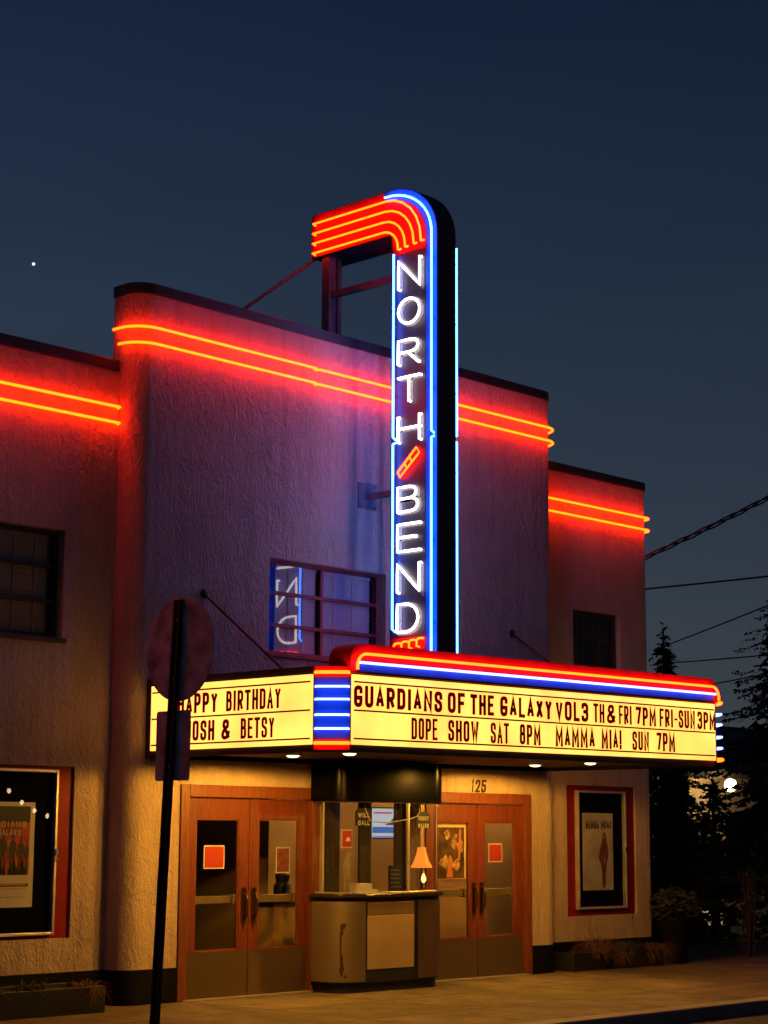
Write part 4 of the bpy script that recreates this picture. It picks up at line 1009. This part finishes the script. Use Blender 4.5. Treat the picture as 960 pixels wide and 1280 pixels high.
obj('figure', mb, INKBROWN, o)
f0, f1 = layer(1); mb = MB(); mb.prism(arc(7.288, 1.635, .022, .03, 0, 330, 10), f0, f1); mb.prism([(7.27, 1.28), (7.30, 1.28), (7.305, 1.36), (7.285, 1.38)], f0, f1)
obj('skin', mb, mat("ink_skin", (.42, .22, .13), .6), o)
tag(o, 'white film poster with one brown female figure in the right case', 'poster')

# ------------------------------------------------------------------ street sign seen from behind
t = thing('traffic_sign', 'round sign on a leaning steel post seen from its grey back', 'traffic sign', (-3.46, -3.66, 0))
sxp, syp = -3.375, -3.76
top_ = Vector((sxp, syp, 3.40)); bot = Vector((-3.45, -3.675, -.05))
def on(z): k = (z - bot.z) / (top_.z - bot.z); return bot.lerp(top_, k)
mb = MB()
c1 = on(3.026)
mb.lathe([(.385, .014), (.396, .017), (.396, .020), (.385, .022)], (c1.x + .02, c1.y, c1.z), 48, 'x'); obj('disc', mb, SIGNBACK, t)
c2 = on(2.30)
pp = [(-.19, -.262), (.175, -.262), (.19, -.245), (.19, .245), (.175, .262), (-.19, .262), (-.205, .245), (-.205, -.245)]
obj('plate', MB().prism(pp, lambda p: (c2.x + .034, c2.y + p[0] + .022, c2.z + p[1]), lambda p: (c2.x + .038, c2.y + p[0] + .022, c2.z + p[1])), SIGNBACK, t)
mb = MB()
for i in range(24):
    z0 = -.05 + i * 3.45 / 24; z1 = z0 + 3.45 / 24; a, b = on(z0), on(z1)
    sec = [(-.02, -.037), (-.02, -.020), (.028, -.015), (.028, .015), (-.02, .020), (-.02, .037), (-.014, .037), (-.014, .024), (.033, .019), (.033, -.019), (-.014, -.024), (-.014, -.037)]
    n = len(sec)
    mb.add([(a.x + u, a.y + v, z0) for u, v in sec] + [(b.x + u, b.y + v, z1) for u, v in sec], [(k, (k + 1) % n, n + (k + 1) % n, n + k) for k in range(n)])
obj('post', mb, POST, t)
mb = MB()
for z in (3.25, 2.80, 2.45, 2.15):
    p = on(z); mb.lathe([(.012, -.022), (.012, -.034)], (p.x + .03, p.y, z), 8, 'x')
obj('bolts', mb, ALU, t)
mb = MB()
for i in range(44):
    p = on(.25 + i * .0715); mb.lathe([(.0055, -.0200), (.0055, -.0207)], (p.x + .0472, p.y, p.z), 8, 'x')
obj('punched_holes', mb, INKBLACK, t)

# ------------------------------------------------------------------ plants
def tuft(mb, c, h, r, n, rnd, droop=.5, w=.0055):
    for _ in range(int(n * 1.6)):
        a = rnd.gauss(0, 1.9); rr = rnd.uniform(.15, 1.2) * r; hh = h * rnd.uniform(.4, 1.3); dr = droop * rnd.uniform(.3, 1.9); tw = rnd.gauss(0, .5)
        s_ = Vector((-math.sin(a), math.cos(a), 0)) * w; x0_ = rnd.gauss(0, r * .22); y0_ = rnd.gauss(0, r * .12)
        k = len(mb.v)
        for i in range(6):
            u = i / 5; aa = a + tw * u * u
            p = Vector((c[0] + x0_ + math.cos(aa) * rr * u, c[1] + y0_ + math.sin(aa) * rr * u, max(.01, c[2] + hh * (1.9 * u - u * u * (.9 + 1.4 * dr)))))
            q = s_ * (1 - .85 * u); mb.v += [tuple(p - q), tuple(p + q)]
        mb.f += [(k + 2 * i, k + 2 * i + 1, k + 2 * i + 3, k + 2 * i + 2) for i in range(5)]
def planter(x0, x1, y0, y1, h, label):
    t = thing('planter', label, 'planter', ((x0 + x1) / 2, (y0 + y1) / 2, 0), 'long black planters along the wall')
    b = MB(); w = .03
    b.box(x0, x1, y0, y0 + w, 0.001, h); b.box(x0, x1, y1 - w, y1, 0.001, h); b.box(x0, x0 + w, y0 + w, y1 - w, 0.001, h); b.box(x1 - w, x1, y0 + w, y1 - w, 0.001, h)
    obj('box', b, BLACK, t, bevel=.006); obj('soil', MB().box(x0 + w, x1 - w, y0 + w, y1 - w, .002, h - .04), SOIL, t)
planter(-3.6, -1.29, -.36, .22, .24, 'long black planter with grasses beneath the left poster case')
planter(6.13, 8.02, -.10, .22, .22, 'long black planter with grasses beneath the right poster case')
def grass(x, y, z, h, r, n, m, seed, label, droop=.5, g='ornamental grasses in the planters'):
    rnd = random.Random(seed); mb = MB(); tuft(mb, (x, y, z), h, r, n, rnd, droop)
    o = obj('ornamental_grass', mb, m); recenter(o, (x, y, z)); tag(o, label, 'grass plant', g)
grass(-1.40, -.22, .2, .12, .24, 240, DRYGRASS, 1, 'dry grass tuft drooping over right end of the left planter', .9)
grass(-1.95, -.12, .2, .14, .28, 160, GREENGRASS, 2, 'green grass tuft in middle of the left planter', .7)
grass(-2.5, -.15, .2, .13, .28, 160, GREENGRASS, 3, 'mixed grass tuft at the frame edge of the left planter', .7)
grass(6.72, -.02, .19, .24, .36, 340, DRYGRASS, 4, 'bushy brown grass tuft left in the right planter', .55)
grass(7.02, -.16, .16, .10, .24, 200, DRYGRASS, 41, 'brown grass tuft spilling over the right planter front', 1.3)
grass(7.42, .05, .2, .16, .30, 200, GREENGRASS, 5, 'green grass tuft in middle of the right planter', .6)
grass(7.84, -.10, .2, .14, .28, 300, DRYGRASS, 6, 'brown grass tuft spilling over right end of the right planter', 1.1)
def bush(name, c, rx, rz, n, m, seed, label, cat, stem=True, leaf=.05):
    rnd = random.Random(seed); t = thing(name, label, cat, (c[0], c[1], c[2] - rz)); mb = MB()
    for _ in range(n):
        v = Vector((rnd.gauss(0, 1), rnd.gauss(0, 1), rnd.gauss(0, 1))).normalized() * (rnd.random() ** .4)
        p = Vector((c[0] + v.x * rx, c[1] + v.y * rx, c[2] + v.z * rz))
        a = Vector((rnd.gauss(0, 1), rnd.gauss(0, 1), rnd.gauss(0, 1))).normalized(); b = a.orthogonal().normalized(); s = leaf * rnd.uniform(.6, 1.4)
        mb.add([p - a * s, p + b * s * .4, p + a * s, p - b * s * .4], [(0, 1, 2, 3)])
    obj('foliage', mb, m, t)
    if stem: obj('stem', MB().tube([(c[0], c[1], c[2] - rz - .25), (c[0], c[1], c[2])], .025, 6, .008), BARK, t)
t = thing('urn_pot', 'wide dark pot with bush at corner of the building', 'pot', (8.42, -.02, 0))
obj('bowl', MB().lathe([(.14, .001), (.15, .04), (.12, .16), (.18, .38), (.26, .52), (.28, .57), (.25, .57)], (8.42, -.02, 0), 22), TERRA, t, smooth=True)
bush('potted_bush', (8.42, -.02, .74), .34, .24, 900, LEAF, 8, 'dark twiggy bush growing in the wide dark pot', 'bush')
rnd = random.Random(9); mb = MB()
for i in range(26):
    a = rnd.uniform(0, 2 * PI); r0 = rnd.uniform(0, .1); r1 = r0 + rnd.uniform(.02, .14)
    mb.tube([(10.25 + r0 * math.cos(a), 0.02 + r0 * math.sin(a), 0), (10.25 + r1 * math.cos(a), 0.02 + r1 * math.sin(a), rnd.uniform(.8, 1.25))], .006, 5, .003)
o = obj('reed_plant', mb, BARK); recenter(o, (10.25, .02, 0)); tag(o, 'tall bundle of thin reddish stems beside the dark trees', 'plant')

# conifers
def conifer(x, y, h, r, seed, label, lean=0, dens_=1.0, zmin=.05, inner=1.0):
    rnd = random.Random(seed); t = thing('conifer_tree', label, 'tree', (x, y, 0), 'dark conifers beside the theater')
    obj('trunk', MB().tube([(x, y, -.1), (x + lean * .5, y, h * .5), (x + lean, y, h)], h * .022 + .03, 8, .012), BARK, t)
    mb = MB(); z = h * zmin
    def tri(c, s_, dv):
        a = (dv + Vector((rnd.gauss(0, .5), rnd.gauss(0, .5), rnd.gauss(0, .35)))).normalized(); b2 = a.cross(Vector((rnd.gauss(0, 1), rnd.gauss(0, 1), rnd.gauss(0, 1)))).normalized()
        mb.add([c - b2 * s_ * .32, c + b2 * s_ * .32, c + a * s_], [(0, 1, 2)])
    while z < h * .985:
        f = 1 - z / h; R_ = r * (f ** .8) * rnd.uniform(.8, 1.1) + .05
        nb = max(2, int((3 + 4 * f) * dens_)); a0 = rnd.uniform(0, 6.28)
        for b in range(nb):
            a = a0 + 2 * PI * b / nb + rnd.uniform(-.6, .6); L = R_ * rnd.choice((.55, .75, .9, 1.0, 1.15, 1.35)) * rnd.uniform(.85, 1.1)
            base = Vector((x + lean * z / h, y, z + rnd.uniform(-.06, .06))); dirv = Vector((math.cos(a), math.sin(a), 0)); sd = Vector((-math.sin(a), math.cos(a), 0))
            dr = rnd.uniform(.15, .6); n = max(6, int(L / .035))
            for k in range(n):
                u = (k + rnd.random()) / n
                p = base + dirv * L * u + Vector((0, 0, L * (.12 * u - dr * u * u + .33 * dr * u ** 4)))
                w = .05 + .26 * L * u ** .5 * (1 - u) ** .6
                for s in (-1, 1):
                    off = rnd.random() ** .7 * w
                    tri(p + sd * s * off + Vector((0, 0, -off * .35 - .01)), rnd.uniform(.05, .12) * (.6 + f), dirv * .7 + sd * s * .8 - Vector((0, 0, .35)))
        z += h * .012 + .03 * (.5 + f)
    for k in range(int(160 * h * inner)):   # dense inner twigs
        zz = h * rnd.random() ** 1.3 * .93; f = 1 - zz / h; a = rnd.uniform(0, 6.28); q = r * f * rnd.random() * .5
        tri(Vector((x + lean * zz / h + math.cos(a) * q, y + math.sin(a) * q, zz)), rnd.uniform(.1, .24), Vector((math.cos(a), math.sin(a), -.4)))
    for k in range(14):
        zz = h * (1 + .02 * rnd.random()); tri(Vector((x + lean, y, zz - .05 * k * h / 5)), .10 + .008 * k, Vector((rnd.gauss(0, .5), rnd.gauss(0, .5), .5)))
    obj('crown', mb, NEEDLE, t)
conifer(14.0, 4.0, 5.15, 1.15, 21, 'slim pointed conifer rising behind the theater wing edge')
conifer(14.6, 2.1, 5.8, 2.05, 22, 'tall broad dark conifer at the right edge of the photo', zmin=.16, dens_=1.25, inner=1.4)
conifer(13.3, 2.6, 2.55, 1.25, 23, 'short dark conifer right below the marquee end', dens_=.62, inner=.45, zmin=.3)
conifer(12.4, 2.7, 3.0, .85, 24, 'short dark conifer close to the theater corner', dens_=.9, zmin=.2)

# ------------------------------------------------------------------ neighbouring house with porch lamp
HX, HY = 14.4, 5.3
LOWX = (16.65, 17.50, .02, .30)
H = thing('house', 'low sided house with lit wall behind the dark conifers', 'house', (18, HY, 0))
mb = MB()
for i in range(19):
    z = .02 + i * .145; mb.add([(HX, HY - .012, z), (26, HY - .012, z), (26, HY + .004, z + .145), (HX, HY + .004, z + .145)], [(0, 1, 2, 3)])
mb.quad((HX, HY + .004, 0), (HX, HY + 8, 0), (HX, HY + 8, 2.78), (HX, HY + .004, 2.78)); mb.quad((26, HY + 8, 0), (26, HY, 0), (26, HY, 2.78), (26, HY + 8, 2.78))
obj('wall', mb, SIDING, H)
mb = MB(); mb.prism([(HY - .5, 2.70), (HY + 4, 4.0), (HY + 8.5, 2.70), (HY + 8.5, 2.82), (HY + 4, 4.12), (HY - .5, 2.82)], lambda p: (HX - .4, p[0], p[1]), lambda p: (26.4, p[0], p[1]))
obj('roof', mb, ROOFING, H)
mb = MB(); mb.box(17.6, 18.6, HY - .035, HY - .014, .95, 2.05)
w_ = obj('window', mb, PAPERWHITE, H); obj('pane', MB().box(17.68, 18.52, HY - .038, HY - .036, 1.03, 1.97), GLOSSBLACK, w_)
LWX = LOWX
w_ = obj('window', MB().box(LWX[0] - .05, LWX[1] + .05, HY - .03, HY - .014, LWX[2] - .04, LWX[3] + .05), SASHD, H)
obj('pane', MB().box(LWX[0], LWX[1], HY - .036, HY - .031, LWX[2], LWX[3]), emis('lit_low_window', (1.0, .66, .26), .55), w_)
obj('blind', MB().box(LWX[0], LWX[1], HY - .040, HY - .0365, LWX[2], LWX[2] + .5 * (LWX[3] - LWX[2])), emis('lit_low_blind', (.62, .55, .30), .5), w_)
t = thing('wall_lamp', 'bright warm globe lamp on house wall beyond the marquee', 'lamp', (16.9, HY, 2.5))
LX, LY_, LZ = 16.72, 4.50, 2.56
obj('arm', MB().tube([(LX, HY - .015, LZ + .25), (LX, LY_ + .1, LZ + .3), (LX, LY_, LZ + .22), (LX, LY_, LZ + .1)], .02, 8), BLACK, t)
obj('globe', MB().lathe([(.02, -.11), (.08, -.085), (.11, -.02), (.11, .03), (.08, .085), (.03, .11)], (LX, LY_, LZ), 16), emis("globe_lamp", (1.0, .74, .34), 70.0), t, smooth=True)
# picket fence in front of the house
PF = thing('picket_fence', 'low pale picket fence in front of the lit house', 'fence', (18, 4.5, 0))
for i in range(14):
    x = 17.62 + i * .2; obj('picket', MB().box(x, x + .07, 4.68, 4.70, .0, .62), SIDING, PF)
obj('rail', MB().box(17.6, 20.4, 4.702, 4.74, .2, .26).box(17.6, 20.4, 4.702, 4.74, .48, .54), SIDING, PF)

# ------------------------------------------------------------------ utility pole, cables, star
t = thing('utility_pole', 'wooden utility pole with crossarm beside the kerb', 'utility pole', (13, -3.2, 0))
obj('shaft', MB().tube([(13, -3.2, -.1), (13, -3.2, 9.6)], .15, 12, .11), TIMBER, t, smooth=True)
obj('crossarm', MB().box(12.94, 13.06, -4.2, -2.2, 8.9, 9.02), TIMBER, t)
def cable(a, b, sag, r, label, twist=False):
    a, b = Vector(a), Vector(b); P = []
    for i in range(41):
        u = i / 40; p = a.lerp(b, u); p.z -= sag * 4 * u * (1 - u); P.append(p)
    mb = MB()
    if twist:
        for k in range(3):
            Q = [p + Vector((0, math.cos(i * .9 + k * 2.1) * .022, math.sin(i * .9 + k * 2.1) * .03)) for i, p in enumerate(P)]
            mb.tube(Q, .013, 5)
    else: mb.tube(P, r, 5)
    o = obj('power_cable', mb, WIRE); recenter(o, a); tag(o, label, 'cable', 'overhead cables')
cable((8.34, .36, 5.40), (13, -3.2, 8.75), .16, .02, 'thick twisted cable running up from the theater wing wall', True)
cable((8.34, .36, 4.98), (13, -3.2, 5.80), .03, .014, 'thin cable leaving the theater wing just below the twisted cable')
cable((36.8, 20.3, 7.55), (13, -3.0, 6.45), .05, .02, 'overhead cable sloping up from behind the slim conifer')
cable((36.8, 20.3, 7.08), (13, -3.0, 4.6), .05, .018, 'overhead cable between the two conifer tops')
cable((36.8, 20.3, 6.10), (13, -3.0, 4.75), .05, .018, 'lowest overhead cable just above the marquee end')
D = Vector((.5671, .8008, .2998)) * 1500 + Vector((-12.5, -14.6, 1.65))
o = obj('star', MB().lathe([(.1, -1.3), (.9, -.9), (1.3, 0), (.9, .9), (.1, 1.3)], (0, 0, 0), 12), emis("star_light", (.85, 1.0, .85), 1.3)); o.location = D
tag(o, 'single bright star in the dusk sky left of the theater', 'star')

# ------------------------------------------------------------------ across the street, seen only in reflections
AB = thing('shop_row', 'dark shop row across the street mirrored in the glass', 'shop', (8, -24, 0))
obj('wall', MB().box(-30, 60, -34, -24, 0, 6.2), mat("dark_brick", (.10, .07, .06), .9, var=(3, .4), bump=(20, .4, .01)), AB)
w_ = obj('window', MB().box(6, 10, -23.995, -23.96, .6, 2.4), SASHD, AB); obj('pane', MB().box(6.1, 9.9, -23.955, -23.95, .7, 2.3), GLOSSBLACK, w_)
STRB = emis('string_bulb', (1.0, .72, .36), 22.0)
SLT = thing('string_lights', 'string of small warm bulbs mirrored in the left poster case', 'string lights', (14.1, -20.5, 2.0))
pts = [(x, -20.5, 2.05 + .26 * (x - 14.1) ** 2) for x in [12.1 + i * .12 for i in range(36)]]
obj('cord', MB().tube(pts, .012, 5), WIRE, SLT)
for i, p in enumerate(pts[1:-1:3]):
    obj('bulb', MB().lathe([(.01, 0), (.045, -.04), (.045, -.08), (.01, -.12)], (p[0], p[1], p[2] - .012), 10), STRB, SLT, smooth=True)
